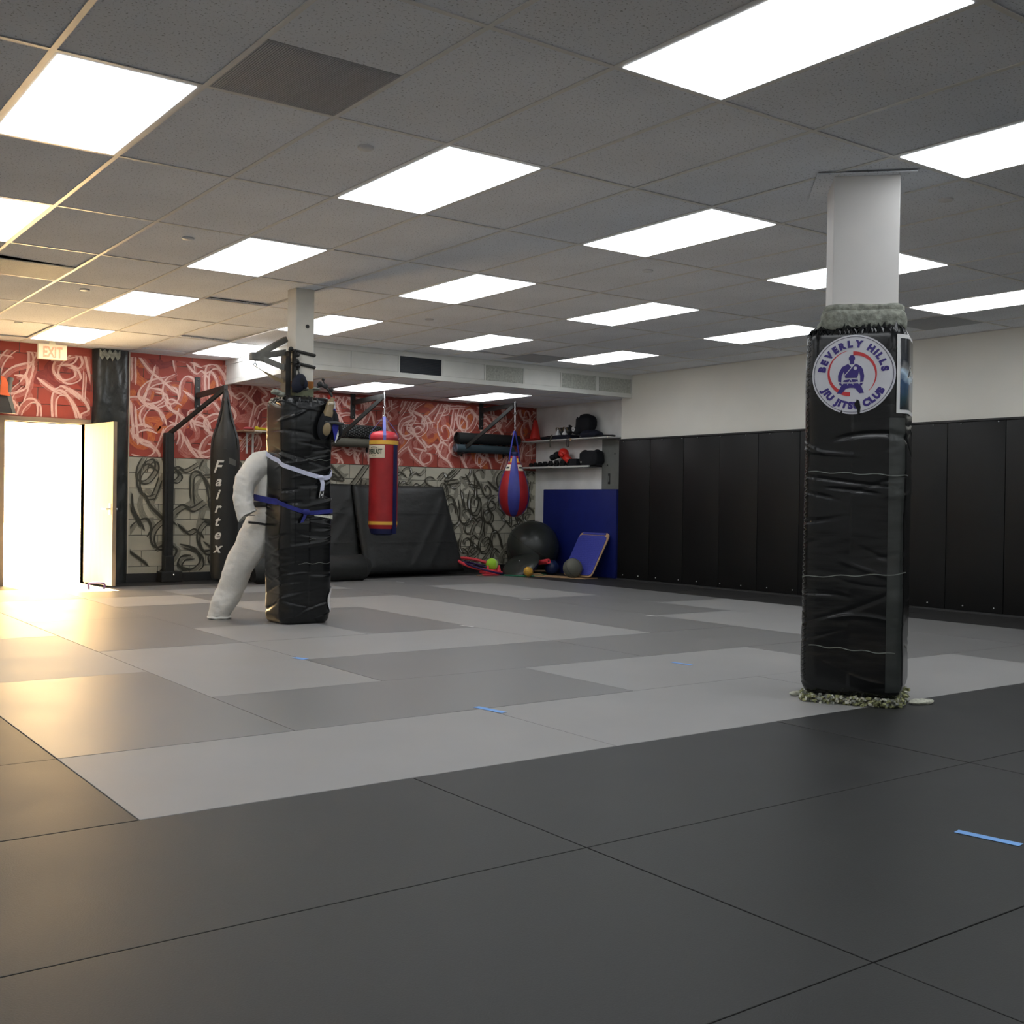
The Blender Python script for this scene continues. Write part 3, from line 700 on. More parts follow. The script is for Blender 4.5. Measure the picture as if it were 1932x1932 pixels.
# foam crumb ring at the foot
for k, mm_ in enumerate((m_foamy, m_foamw, m_foam)):
    b = MB()
    for i in range(420 if k == 0 else 200):
        u_ = R.uniform(0, P1.L); p = P1.base(u_, R.uniform(.002, .045), R.uniform(-.05, .012)); s_ = R.uniform(.004, .010)
        b.box(-s_, s_, -s_*.8, s_*.8, -s_*.6, s_*.6, M=Matrix.Translation(p) @ Matrix.Rotation(R.uniform(0, 3), 4, 'Z') @ Matrix.Rotation(R.uniform(0, 3), 4, 'X'))
    part('foam_crumbs', b, mm_, t, kind='stuff')
for (u, v, sz, an) in ((1505, 1308, .05, 2.6), (1738, 1324, .075, -.4)):
    q = at(u, v, z=.012); b = MB(); b.ball((0, 0, 0), 1, 12, sc=(sz, sz*.4, .016))
    for i, v_ in enumerate(b.v): b.v[i] = v_+.006*noise.noise_vector(v_*40)
    b.xf(Matrix.Translation(q) @ Matrix.Rotation(an, 4, 'Z')); part('foam_tuft', b, m_foamw, t, True)
# ceiling cut-out trim round the shaft
part('ceiling_plate', sqcol(NC[0]+.02, NC[1]+.03, NR, .25, H-.010, H-.004), m_tile, t)
# club sticker on the front face
SU, SZc, SR = -.002, 1.705, .204
def on(P, u0, zc, off):
    return lambda x, z: P.surf(u0+x, zc+z, off)
stk = thing('x', '', '')  # placeholder replaced below
bpy.data.objects.remove(stk)
def disc(mb, f, r0, r1, n=72, a0=0, a1=2*pi, rings=1, m=0, fr=None):
    for k in range(n):
        t0, t1 = a0+(a1-a0)*k/n, a0+(a1-a0)*(k+1)/n
        for j in range(rings):
            q0, q1 = r0+(r1-r0)*j/rings, r0+(r1-r0)*(j+1)/rings
            mb.face([f(q0*cos(t0), q0*sin(t0)), f(q1*cos(t0), q1*sin(t0)), f(q1*cos(t1), q1*sin(t1)), f(q0*cos(t1), q0*sin(t1))], m)
f0, f1, f2, f3 = (on(P1, SU, SZc, .0075+.0012*k) for k in range(4))
b = MB(); disc(b, f0, .0001, SR, rings=8); sticker = part('club_sticker', b, m_stick, t, 'all', label='round white club sticker with indigo lettering')
b = MB(); disc(b, f1, SR*.945, SR*.958); part('ring_line', b, m_inkk, sticker)
cp = lambda x, y: ((x-862)/432*SR, (942-y)/432*SR)
b = MB()
def arc_taper(cx, cy, r, a0, a1, w0, w1, n=36):
    for k in range(n):
        qs = []
        for kk in (k, k+1):
            s_ = kk/n; a_ = rad(a0+(a1-a0)*s_); w_ = w0+(w1-w0)*s_
            qs.append((f1(*[c*1 for c in cp(cx+(r)*cos(a_), cy-(r)*sin(a_))]), f1(*cp(cx+(r-w_)*cos(a_), cy-(r-w_)*sin(a_)))))
        b.face([qs[0][0], qs[1][0], qs[1][1], qs[0][1]])
arc_taper(862, 940, 248, 91, -48, 44, 5); arc_taper(840, 930, 250, 268, 100, 46, 3)
part('red_swoosh', b, m_inkr, sticker)
b = MB()
def poly(pts, m=0, f=None): b.face([(f or f2)(*cp(*p)) for p in pts], m)
poly([(846+33*cos(a*pi/8), 768-38*sin(a*pi/8)) for a in range(16)])
for pl_ in ([(828, 795), (868, 795), (872, 830), (822, 830)], [(815, 822), (850, 862), (882, 822), (945, 858), (925, 905), (905, 980), (780, 980), (762, 905), (745, 858)],
            [(745, 858), (765, 905), (742, 960), (738, 1030), (704, 1024), (702, 950), (718, 905)], [(945, 858), (965, 895), (978, 960), (970, 1030), (937, 1034), (936, 960), (922, 905)],
            [(768, 995), (908, 990), (918, 1025), (752, 1025)], [(712, 1032), (738, 1036), (752, 1062), (722, 1060)], [(934, 1040), (966, 1036), (952, 1066), (928, 1064)],
            [(760, 1040), (915, 1040), (955, 1085), (862, 1088), (730, 1085)], [(745, 1050), (862, 1080), (790, 1095), (745, 1148), (692, 1148), (722, 1095)], [(930, 1050), (958, 1092), (978, 1146), (930, 1150), (885, 1095), (850, 1080)]): poly(pl_)
def wl(p, q, w_=6):
    d = Vector((q[0]-p[0], q[1]-p[1], 0)).normalized(); n_ = (-d.y*w_/2, d.x*w_/2)
    poly([(p[0]+n_[0], p[1]+n_[1]), (q[0]+n_[0], q[1]+n_[1]), (q[0]-n_[0], q[1]-n_[1]), (p[0]-n_[0], p[1]-n_[1])], 1, f3)
wl((812, 825), (850, 866), 8); wl((882, 822), (776, 948), 8); wl((762, 1000), (838, 990)); wl((838, 990), (908, 998)); wl((752, 1022), (840, 1040)); wl((840, 1040), (918, 1018)); wl((838, 990), (800, 1058)); wl((838, 990), (864, 1055)); wl((704, 1020), (738, 1030)); wl((936, 1034), (972, 1026))
poly([(884+19*cos(a*pi/7), 876-19*sin(a*pi/7)) for a in range(14)], 1, f3)
part('kneeling_figure', b, [m_ink, m_stick], sticker)
b = MB()
def ring_text(body, rbase, a0, a1, size, flip):
    n = len(body); ws = []
    for ch in body:
        if ch == ' ': ws.append(size*.36); continue
        _, _, mn, mx = text_geo(ch, size, .003); ws.append(mx-mn+size*.17)
    tot = sum(ws); acc = 0
    for ch, wd in zip(body, ws):
        a_ = rad(a0+(a1-a0)*(acc+wd/2)/tot); acc += wd
        if ch == ' ': continue
        vs, fs, mn, mx = text_geo(ch, size, .0035); c = (mn+mx)/2
        rd = Vector((cos(a_), sin(a_))); tg = Vector((sin(a_), -cos(a_)))
        if flip: up_ = -rd; tx = -tg
        else: up_ = rd; tx = tg
        vv = []
        for v in vs: q = rd*rbase+tx*(v.x-c)+up_*v.y; vv.append(f2(q.x, q.y))
        b.add(vv, fs)
ring_text('BEVERLY HILLS', 300/432*SR, 176, 3, .046, False)
ring_text('JIU JITSU CLUB', 372/432*SR, 205, 334, .046, True)
part('lettering', b, m_ink, sticker)
b = MB()
for pl_ in ([(905, 1212), (925, 1225), (938, 1262), (946, 1300), (938, 1375), (915, 1375), (908, 1320), (882, 1282), (880, 1255), (895, 1240)], [(752, 1320), (757, 1378), (712, 1372), (735, 1345)], [(538, 1262), (552, 1262), (548, 1282), (530, 1275)]): poly(pl_, 0, f3)
part('tear', b, m_vinyl, sticker)
# poster wrapped round the right corner
PU0, PU1, PZ0, PZ1 = .206, .50, 1.503, 1.905
def sheet(mb, P, u0, u1, z0, z1, off, n=20, k=4, m=0):
    for i in range(n):
        for j in range(k):
            a_, c_ = u0+(u1-u0)*i/n, u0+(u1-u0)*(i+1)/n; z_, y_ = z0+(z1-z0)*j/k, z0+(z1-z0)*(j+1)/k
            mb.face([P.surf(a_, z_, off), P.surf(c_, z_, off), P.surf(c_, y_, off), P.surf(a_, y_, off)], m)
b = MB(); sheet(b, P1, PU0, PU1, PZ0, PZ1, .0075); poster = part('poster', b, m_white, t, 'all', label='white framed dark blue poster bent round the corner')
mp_ = bpy.data.materials.new('poster_print'); mp_.use_nodes = True; T_ = mp_.node_tree; N_ = T_.nodes; L_ = T_.links; Pp = N_['Principled BSDF']; Pp.inputs['Roughness'].default_value = .18
tc_ = N_.new('ShaderNodeTexCoord'); sp_ = N_.new('ShaderNodeSeparateXYZ'); nz_ = N_.new('ShaderNodeTexNoise'); nz_.inputs['Scale'].default_value = 9; nz_.inputs['Detail'].default_value = 6
L_.new(tc_.outputs['Object'], sp_.inputs[0]); L_.new(tc_.outputs['Object'], nz_.inputs[0])
ma_ = N_.new('ShaderNodeMath'); ma_.operation = 'MULTIPLY_ADD'; ma_.inputs[1].default_value = .16; L_.new(nz_.outputs[0], ma_.inputs[0]); L_.new(sp_.outputs[2], ma_.inputs[2])
mr_ = N_.new('ShaderNodeMapRange'); mr_.inputs['From Min'].default_value = 1.55+.03; mr_.inputs['From Max'].default_value = 1.88+.10; L_.new(ma_.outputs[0], mr_.inputs[0])
rp_ = N_.new('ShaderNodeValToRGB'); e_ = rp_.color_ramp; e_.elements[0].position = 0; e_.elements[0].color = srgb(14, 20, 26)
e_.elements[1].position = 1; e_.elements[1].color = srgb(10, 12, 16)
for p_, c_ in ((.22, srgb(20, 60, 74)), (.40, srgb(40, 74, 110)), (.50, srgb(180, 205, 225)), (.58, srgb(120, 120, 120)), (.66, srgb(22, 30, 40))): q_ = e_.elements.new(p_); q_.color = c_
L_.new(mr_.outputs[0], rp_.inputs[0]); L_.new(rp_.outputs[0], Pp.inputs['Base Color'])
b = MB(); sheet(b, P1, PU0+.016, PU1-.016, PZ0+.020, PZ1-.020, .009); part('poster_image', b, mp_, poster, 'all')
b = MB(); put_text(b, 'F', lambda x, y: P1.surf(PU0+.085+x, 1.69+y, .0105), .075, .006, .35, m=0); put_text(b, 'F', lambda x, y: P1.surf(PU0+.085+x, 1.69+y, .0115), .075, .001, .35, m=1)
part('poster_letter', b, [m_white, m_trimblk], poster)

# far column, square to the grid
FC = (1.123, 2.773)
P2 = Pad(FC[0], FC[1], 0, .222, .10, .004, 1.865, 31, 85, .0045, .014, ah=.006)
t2 = thing('padded_column', 'far thin cream column wrapped in black vinyl with white and blue belts around it', 'column', (FC[0], FC[1], 0))
part('column_shaft', sqcol(FC[0], FC[1], 0, .083, 0, H+.02, chamf=.008), m_coll, t2)
part('bare_patch', MB().box(FC[0]-.084, FC[0]+.084, FC[1]-.0845, FC[1]+.084, 1.94, 2.005), m_brown, t2)
part('bare_patch', MB().box(FC[0]-.0845, FC[0]+.0845, FC[1]-.085, FC[1]+.0845, 1.85, 1.942), m_grn, t2)
b = MB(); b.lathe((0, 0, 0), [(.0001, .0), (.012, .0), (.016, .004), (.016, .0)], 16); q = at(580, 616, y=FC[1]-.086); b.xf(Matrix.Translation(q) @ Matrix.Rotation(rad(90), 4, 'X')); part('bolt_hole', b, m_trimblk, t2)
part('padding', P2.mesh(210, 260), m_vinyl, t2, 'all')
b = MB()
for i in range(120):
    u_ = P2.L*i/120+R.uniform(-.01, .01); z = 1.845; h = R.uniform(.005, .035); w_ = R.uniform(.006, .018)
    p0 = P2.base(u_-w_, z, -.012); p1 = P2.base(u_+w_, z, -.012); p2 = P2.base(u_+R.uniform(-.01, .01), z+h, -.01-R.uniform(0, .06)); p3 = P2.base(u_, z-.03, .004)
    b.face([p0, p1, p2]); b.face([p3, p1, p2]); b.face([p3, p2, p0])
part('ragged_edge', b, m_vinyl, t2, kind='stuff')
for (u, v, s_) in ((522, 740, .05), (530, 744, .04), (563, 731, .035), (575, 733, .035), (596, 734, .03)):
    q = at(u, v, y=FC[1]-.12); b = MB(); b.ball((0, 0, 0), 1, 12, sc=(s_, s_*.8, s_*.45))
    for i, v_ in enumerate(b.v): b.v[i] = v_+.012*noise.noise_vector(v_*25+Vector((u, 0, 0)))
    b.xf(Matrix.Translation(q)); part('foam_lump', b, m_foam, t2, True)
# white patches taped on its right edge
b = MB(); sheet(b, P2, .275, .33, 1.16, 1.44, .007, 5, 6); part('white_patch', b, m_white, t2)
b = MB(); f_ = on(P2, .275, .19, .010)
disc(b, f_, .085, .115, 30, rad(95), rad(262), 1)
part('white_patch', b, m_white, t2)
b = MB()
for (z, u0, u1) in ((1.03, .12, .30), (.86, .1, .3), (.70, -.15, .05), (.50, -.1, .2), (1.35, -.05, .2)):
    b.ribbon([P2.surf(u0+(u1-u0)*i/12, z+.006*sin(i*1.3+z*9), .006) for i in range(13)], (0, 0, .004), .0006)
part('tape_edge', b, simple('clear_tape_far', 110, 112, 108, .25), t2)

# belts round the far column
def around(P, path, wz, off, th=.003, n=10):
    """band over the padding through (u, z) points"""
    sp = spline([(a_, z_, 0) for a_, z_ in path], n)
    return MB().ribbon([P.surf(q.x, q.y, off) for q in sp], (0, 0, wz), th)
t = thing('white_belt', 'white belt knotted round the far padded column above the blue belt', 'belt', (FC[0], FC[1]-.24, 1.2))
b = around(P2, [(-.90, 1.50), (-.62, 1.42), (-.42, 1.36), (-.31, 1.335), (-.24, 1.30), (-.07, 1.245), (.06, 1.212), (.11, 1.203), (.17, 1.212), (.24, 1.25), (.6, 1.35), (.85, 1.46)], .036, .010)
part('band', b, m_beltw, t)
kq = P2.surf(.085, 1.205, .02)
part('knot', MB().ball(kq, .026, 14, sc=(1.15, .8, .8)), m_beltw, t, True)
part('tail', MB().ribbon([kq+Vector((0, -.005, 0)), kq+Vector((.012, -.012, -.05)), kq+Vector((.005, -.014, -.11))], (.034, 0, .004), .002), m_beltw, t)
tip = part('tail', MB().ribbon([kq+Vector((.004, -.014, -.112)), kq+Vector((-.005, -.013, -.17))], (.036, 0, .004), .002), m_trimblk, t)
part('stripe', MB().ribbon([kq+Vector((-.012, -.018, -.115)), kq+Vector((-.022, -.017, -.166))], (.004, 0, 0), .001).ribbon([kq+Vector((.018, -.018, -.115)), kq+Vector((.010, -.017, -.168))], (.004, 0, 0), .001).ribbon([kq+Vector((.006, -.018, -.135)), kq+Vector((-.002, -.017, -.150))], (.012, 0, 0), .001), m_white, tip)
t = thing('blue_belt', 'blue belt tied round the far padded column and the waist of the dummy', 'belt', (FC[0], FC[1]-.24, .9))
b = around(P2, [(-.30, 1.0), (-.24, .985), (-.14, .945), (-.07, .925), (.0, .915), (.14, .925), (.33, .935), (.6, .96), (.8, 1.0), (.95, 1.02)], .034, .012)
part('band', b, m_beltb, t)
wc = Vector((.90, 3.02, 1.0))   # waist loop of the dummy
pts = [P2.surf(-.30, 1.0, .012), Vector((.845, 2.75, 1.012)), Vector((.815, 2.90, 1.03)), Vector((.812, 3.02, 1.04)), Vector((.85, 3.17, 1.045)), Vector((.98, 3.24, 1.04))]
part('band', MB().ribbon(spline(pts, 6), (0, 0, .05), .003), m_beltb, t)
kq = P2.surf(-.045, .92, .02)
part('knot', MB().ball(kq, .03, 14, sc=(1.2, .8, .85)), m_beltb, t, True)
part('tail', MB().ribbon([kq, kq+Vector((-.02, -.01, -.04)), kq+Vector((-.045, -.012, -.085))], (.03, 0, .008), .002), m_beltb, t)
part('torn_tape', MB().ribbon([P2.surf(.03+.025*i, .893-.002*i, .012) for i in range(10)], [Vector((0, 0, .008+.003*i)) for i in range(10)], .001), m_foamw, t)

# ------------------------------------------------------------------ stuffed gi dummy leaning behind the far column
t = thing('gi_dummy', 'headless stuffed white gi dummy leaning behind the far padded column', 'dummy', (.75, 3.2, 0))
def limb(mb, P, rr, n=28, sub=10, wr=.010, sd=0, flat=1.0, freq=9):
    sp = spline([Vector(p) for p in P], sub); N = len(sp); rs = []
    for i in range(N):
        f_ = i/(N-1)*(len(rr)-1); k = min(int(f_), len(rr)-2); rs.append(rr[k]+(rr[k+1]-rr[k])*(f_-k))
    k0 = len(mb.v); mb.tube(sp, rs, n, cap=True)
    cen = [sp[i] for i in range(N) for _ in range(n)]
    for i, c_ in enumerate(cen):
        v_ = mb.v[k0+i]; d = (v_-c_); L_ = d.length or 1
        w_ = wr*(noise.noise(v_*freq+Vector((sd, 0, 0)))+.35*noise.noise(Vector((v_.x*22+v_.z*14, v_.y*10, v_.z*20-v_.x*12+sd))))
        mb.v[k0+i] = c_+d*(1+w_/L_)
    return mb
b = MB()
limb(b, [(.985, 3.08, .86), (.935, 3.12, .74), (.80, 3.20, .46), (.70, 3.27, .18), (.655, 3.30, .045), (.652, 3.30, .012)], [.150, .155, .135, .108, .105, .10, .08], 44, 14, .022, 4, freq=6)
limb(b, [(1.12, 3.12, .86), (1.19, 3.18, .55), (1.21, 3.24, .25), (1.21, 3.26, .015)], [.13, .13, .10, .08], 24, 8, .012, 9)
limb(b, [(.99, 3.08, .70), (.985, 3.07, .85), (.985, 3.07, 1.0)], [.13, .148, .138], 32, 10, .012, 2)
tro = part('trousers', b, m_gi, t, 'all')
q = at(486, 987, y=2.93)
part('waist_label', MB().ribbon([q+Vector((-.06, .05, .006)), q+Vector((0, .005, 0)), q+Vector((.07, -.0, -.012))], (0, 0, .02), .003), m_trimblk, tro)
b = MB().tube([(.655-.09*cos(a_), 3.30-.09*sin(a_), .010+.006*(k % 2)) for k, a_ in enumerate([i*pi/7 for i in range(14)])], .012, 6, closed=True)
part('ragged_hem', b, m_gi, tro, True)
b = MB()
limb(b, [(.985, 3.07, .985), (.975, 3.07, 1.08), (.975, 3.08, 1.20), (.985, 3.08, 1.30), (1.02, 3.09, 1.37)], [.135, .142, .150, .145, .08], 36, 10, .014, 5)
part('jacket', b, m_gi, t, 'all')
b = MB()
limb(b, [(1.02, 3.06, 1.30), (.95, 3.05, 1.315), (.86, 3.03, 1.285), (.785, 3.0, 1.215), (.735, 2.98, 1.11), (.722, 2.96, 1.0), (.735, 2.95, .905), (.742, 2.945, .885)], [.10, .115, .108, .098, .088, .078, .078, .082], 44, 12, .020, 7, freq=7)
limb(b, [(1.05, 3.09, 1.30), (1.22, 3.10, 1.28), (1.30, 3.06, 1.16)], [.10, .09, .085], 20, 8, .01, 8)
part('sleeve', b, m_gi, t, 'all')
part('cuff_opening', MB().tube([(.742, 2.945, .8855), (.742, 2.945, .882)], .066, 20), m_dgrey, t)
part('under_belt', MB().tube([(.985+.145*cos(a_), 3.07+.145*sin(a_), .985+.012*cos(a_)) for a_ in [i*2*pi/28 for i in range(28)]], .026, 6, closed=True, flat=1), m_trimblk, t, True)

# ------------------------------------------------------------------ bag bracket clamped to the far column, with hanging kit
t = thing('column_bag_bracket', 'grey steel bag bracket strapped to the far column above its padding', 'bracket', (FC[0]-.1, FC[1], 2.0))
tipp = Vector((.735, 2.80, 2.185))
part('arm', MB().bar(tipp, (1.03, 2.86, 2.36), .045, .045), m_steelg, t)
part('arm', MB().bar(tipp+Vector((.02, 0, 0)), (1.0, 2.80, 2.24), .045, .05), m_steelg, t)
part('arm', MB().bar(tipp+Vector((.05, 0, -.01)), (.985, 2.74, 2.10), .04, .045), m_steelg, t)
part('arm_socket', MB().box(.695, .80, 2.77, 2.83, 2.15, 2.215, bev=.006), m_steelg, t)
ring = part('eye_bolt', MB().tube([tipp+Vector((0, 0, -.03)), tipp+Vector((0, 0, -.055))], .005, 8).tube([tipp+Vector((.012*cos(a_), 0, -.067+.012*sin(a_))) for a_ in [i*pi/6 for i in range(12)]], .004, 6, closed=True), m_steel, t)
part('mount_plate', MB().box(.985, 1.005, 2.70, 2.85, 1.88, 2.24), m_steel, t)
part('mount_plate', MB().box(1.015, 1.035, 2.66, 2.70, 1.90, 2.24).box(.96, .985, 2.70, 2.74, 1.86, 2.20), m_steel, t)
for z in (2.235, 2.135):
    part('clamp_strap', MB().tube([(FC[0]+.088*cx_, FC[1]+.088*cy_, z+.012*(-cx_)) for cx_, cy_ in ((-1, -1), (1, -1), (1, 1), (-1, 1))], .0125, 6, closed=True, flat=1.2), m_steel, t)
    b = MB()
    for k in range(7): b.ball((FC[0]-.10+R.uniform(-.04, .04), FC[1]-.10+R.uniform(-.02, .02), z+R.uniform(-.03, .025)), R.uniform(.012, .024), 8)
    part('strap_knot', b, m_steel, t, True)
# sagging strap from the eye bolt
single('hanging_strap', MB().ribbon(spline([tipp+Vector((0, 0, -.08)), (.80, 2.79, 2.07), (.87, 2.79, 2.035), (.93, 2.79, 2.01), (.99, 2.78, 2.0)], 6), [Vector((0, 0, .008+.022*min(1, max(0, (i-6)/8)))) for i in range(25)], .004), m_gold, 'olive strap sagging from the eye bolt of the column bracket', 'strap')
# padded mitt leaning at the foot of the shaft
b = MB(); b.ball((0, 0, 0), 1, 18, sc=(.058, .05, .085)); b.xf(Matrix.Translation((1.045, 2.63, 1.975)) @ Matrix.Rotation(rad(22), 4, 'Y'))
b2 = MB(); b2.ball((1.085, 2.60, 1.97), .025, 12, sc=(1, 1, 1.6))
t = thing('focus_mitt', 'dark padded mitt resting on the far column padding beside the shaft', 'mitt', (1.045, 2.63, 1.88)); part('mitt_body', b, m_navfab, t, True); part('thumb', b2, m_navfab, t, True)
part('cord', MB().tube(spline([(1.06, 2.64, 2.04), (1.055, 2.66, 2.08), (1.07, 2.67, 2.13), (1.05, 2.67, 2.18)], 5), .006, 6), m_steel, t)
part('face_pad', MB().ball((1.055, 2.585, 1.985), .02, 10, sc=(1.3, .5, 1.8)), m_blkfab, t, True)
# kit hanging on the right shoulder of the padding
hx = Vector((1.235, 2.56, 1.93))
t = thing('boxing_gloves', 'black and gold laced gloves hanging on the right side of the far column', 'gloves', hx)
g1 = MB(); g1.ball((0, 0, 0), 1, 20, sc=(.062, .055, .13)); g1.xf(Matrix.Translation((1.225, 2.50, 1.64)) @ Matrix.Rotation(rad(14), 4, 'Y')); part('glove_body', g1, m_blkfab, t, True)
g1 = MB(); g1.ball((0, 0, 0), 1, 16, sc=(.036, .02, .055)); g1.xf(Matrix.Translation((1.215, 2.452, 1.60)) @ Matrix.Rotation(rad(10), 4, 'Y')); part('palm', g1, m_gold, t, True)
g1 = MB(); g1.tube(spline([(1.29, 2.50, 1.86), (1.255, 2.49, 1.78), (1.235, 2.485, 1.70)], 5), [.02]*3+[.034]*4+[.04]*4, 12); part('cuff', g1, m_gold, t, True)
part('cuff_band', MB().tube([(1.275, 2.47, 1.815), (1.235, 2.465, 1.812)], .013, 8), m_crm, t)
part('lace', MB().tube(spline([(1.17, 2.55, 1.95), (1.20, 2.53, 1.96), (1.25, 2.51, 1.93), (1.285, 2.50, 1.87)], 5), .011, 7).ball((1.19, 2.54, 1.97), .024, 10).ball((1.235, 2.52, 1.955), .022, 10).ball((1.275, 2.50, 1.93), .02, 10).ball((1.215, 2.53, 2.01), .014, 8).tube([(1.215, 2.53, 2.0), (1.235, 2.52, 1.96)], .005, 6), m_trimblk, t, True)
t = thing('shin_guard', 'red white and blue shin guard hanging beside the gloves on the far column', 'shin guard', (1.31, 2.56, 1.80))
b = MB(); sx_ = 1.315
def slab(pts, y0, y1, m_):
    bb = MB(); n = len(pts); bb.face([(x_, y0, z_) for x_, z_ in pts]); bb.face([(x_, y1, z_) for x_, z_ in pts][::-1])
    for i in range(n): j = (i+1) % n; bb.face([(pts[i][0], y0, pts[i][1]), (pts[j][0], y0, pts[j][1]), (pts[j][0], y1, pts[j][1]), (pts[i][0], y1, pts[i][1])])
    return bb
part('guard_top', slab([(1.265, 1.885), (1.325, 1.872), (1.328, 1.84), (1.275, 1.855)], 2.53, 2.56, 0), simple('signal_red', 200, 50, 45), t)
part('guard_panel', slab([(1.275, 1.853), (1.328, 1.838), (1.332, 1.775), (1.285, 1.79)], 2.53, 2.56, 0), m_white, t)
part('guard_band', slab([(1.285, 1.788), (1.332, 1.773), (1.335, 1.755), (1.292, 1.768)], 2.53, 2.56, 0), m_royal, t)
part('guard_edge', slab([(1.30, 1.752), (1.335, 1.74), (1.36, 1.62), (1.345, 1.61)], 2.53, 2.555, 0), m_white, t)
part('guard_body', MB().ball((1.315, 2.53, 1.64), .05, 16, sc=(.95, .7, 2.6)), m_blkfab, t, True)
part('guard_logo', slab([(1.262, 1.68), (1.335, 1.655), (1.33, 1.57), (1.305, 1.50)], 2.478, 2.484, 0), m_royal, t)
part('guard_logo', slab([(1.300, 1.495), (1.308, 1.493), (1.335, 1.56), (1.330, 1.60)], 2.474, 2.480, 0), m_white, t)
part('strap', MB().tube([(1.20, 2.46, 1.655), (1.29, 2.455, 1.655), (1.37, 2.47, 1.65)], .014, 8), m_dgrey, t)
part('shin_pad_end', MB().ball((1.375, 2.54, 1.60), .034, 12, sc=(.8, .8, 1.7)), m_blkfab, t, True)

# ------------------------------------------------------------------ brackets and heavy bags
def bracket(label, x, zt, ytip, bx, bz, z0, z1, mtl, post=False):
    t = thing('bag_bracket', label, 'bracket', (x, YW, z0), 'wall brackets that carry the heavy bags')
    b = MB().box(x-.035, x+.035, YW-.022, YW-.003, z0, z1, bev=.004)
    pl_ = part('wall_plate', b, mtl, t)
    for f_ in (.08, .35, .65, .92): part('bolt', MB().ball((x, YW-.024, z0+(z1-z0)*f_), .010, 8), m_chrome, pl_)
    part('arm', MB().bar((x, YW-.01, zt-.03), (x, ytip, zt), .045, .06), mtl, t)
    if bz == 1.88:
        q = at(630, 833, y=7.44); part('brace', MB().bar((x, ytip+.03, zt-.01), q, .035, .045), mtl, t); part('brace_foot', MB().bar(q, (q.x, YW-.01, q.z-.01), .03, .012), mtl, t)
    else: part('brace', MB().bar((x, ytip+.03, zt-.01), (bx, YW-.03, bz), .035, .045), mtl, t)
    if post: 
        part('post', MB().box(bx-.055, bx+.055, YW-.10, YW-.012, .02, bz+.02, bev=.006).box(bx-.02, bx+.02, YW-.108, YW-.10, .3, bz-.03), mtl, t)
        part('post_base', MB().box(bx-.12, bx+.14, YW-.20, YW-.012, .0, .13, bev=.01).box(bx-.06, bx+.05, YW-.16, YW-.02, .12, .32, bev=.01), mtl, t)
        part('bolt', MB().ball((bx+.03, YW-.205, .09), .014, 10), m_chrome, t)
    return t
bracket('black bag bracket with diagonal brace and floor post left of the black bag', 2.069, 2.322, 6.77, 1.70, 1.79, 2.13, 2.52, m_steel, True)
bracket('black bag bracket carrying the red cylinder bag', 4.229, 2.375, 6.83, 3.97, 1.88, 2.13, 2.49, m_steel)
bracket('black bag bracket carrying the red and blue teardrop bag', 6.338, 2.395, 6.85, 5.93, 1.71, 2.09, 2.52, m_steel)
def chain(mb, a, b_, n):
    a, b_ = Vector(a), Vector(b_); d = (b_-a)/n
    for k in range(n):
        c = a+d*(k+.5); L_ = d.length*.62; ax = Vector((1, 0, 0)) if k % 2 else Vector((0, 1, 0))
        mb.tube([c+ax*.009*cos(q)+d.normalized()*L_*sin(q) for q in [i*pi/5 for i in range(10)]], .0032, 6, closed=True)
# tall black bag
bc = Vector((2.069, 6.77, 0)); facing = math.atan2(CAM.y-bc.y, CAM.x-bc.x)
t = thing('heavy_bag', 'tall black bag with white vertical lettering hanging in front of the graffiti', 'punching bag', (bc.x, bc.y, .06), 'hanging heavy bags')
part('bag_body', MB().lathe(bc, [(.0001, .05), (.10, .055), (.142, .09), (.155, .16), (.158, .5), (.163, 1.0), (.170, 1.42), (.168, 1.60), (.160, 1.70), (.135, 1.80), (.10, 1.89), (.07, 1.96), (.055, 2.05), (.045, 2.12), (.025, 2.17), (.0001, 2.18)], 40), m_bagblk, t, True)
b = MB()
for k in range(6):
    a_ = facing+k*pi/3; b.ribbon([bc+Vector((r_*cos(a_), r_*sin(a_), z_)) for r_, z_ in ((.170, 1.60), (.162, 1.72), (.105, 1.90), (.060, 2.06), (.035, 2.20), (.015, 2.29))], Vector((-sin(a_), cos(a_), 0))*.035, .003)
part('hanging_strap', b, m_trimblk, t)
part('swivel', MB().tube([(bc.x, bc.y, 2.14), (bc.x, bc.y, 2.31)], .016, 8), m_steel, t)
def wrap(c, r, a0): return lambda x, z: Vector((c.x+r*cos(a0+x/r), c.y+r*sin(a0+x/r), z))
# vertical white letters
fw = wrap(bc, .1745, facing-.42); b = MB()
for k, ch in enumerate('Fairtex'):
    z = 1.325-.155*k
    put_text(b, ch, (lambda zz: lambda x, y: fw(x, zz+y))(z), .20 if k == 0 else .165, .004, .35)
part('lettering', b, simple('bag_print_white', 190, 190, 188, .7), t, label='white script letters reading down the bag')
part('tear', MB().ribbon([wrap(bc, .171, facing+.5)(x_, 1.45-x_*.3) for x_ in (-.04, 0, .05)], (0, 0, .07), .001), simple('worn_patch', 96, 95, 92, .8), t)
q = at(474, 974, y=7.55)
g_ = thing('boxing_glove', 'small red glove hanging by a cord behind the elbow of the dummy', 'glove', q)
part('glove_body', MB().ball(q, .055, 18, sc=(.9, .8, 1.25)), m_glvred, g_, True)
part('cord', MB().tube([q+Vector((-.02, .02, .06)), Vector((q.x-.05, YW-.03, 1.30))], .006, 6), m_white, g_)
part('hook', MB().box(q.x-.06, q.x-.04, YW-.04, YW-.003, 1.28, 1.32), m_steel, g_)
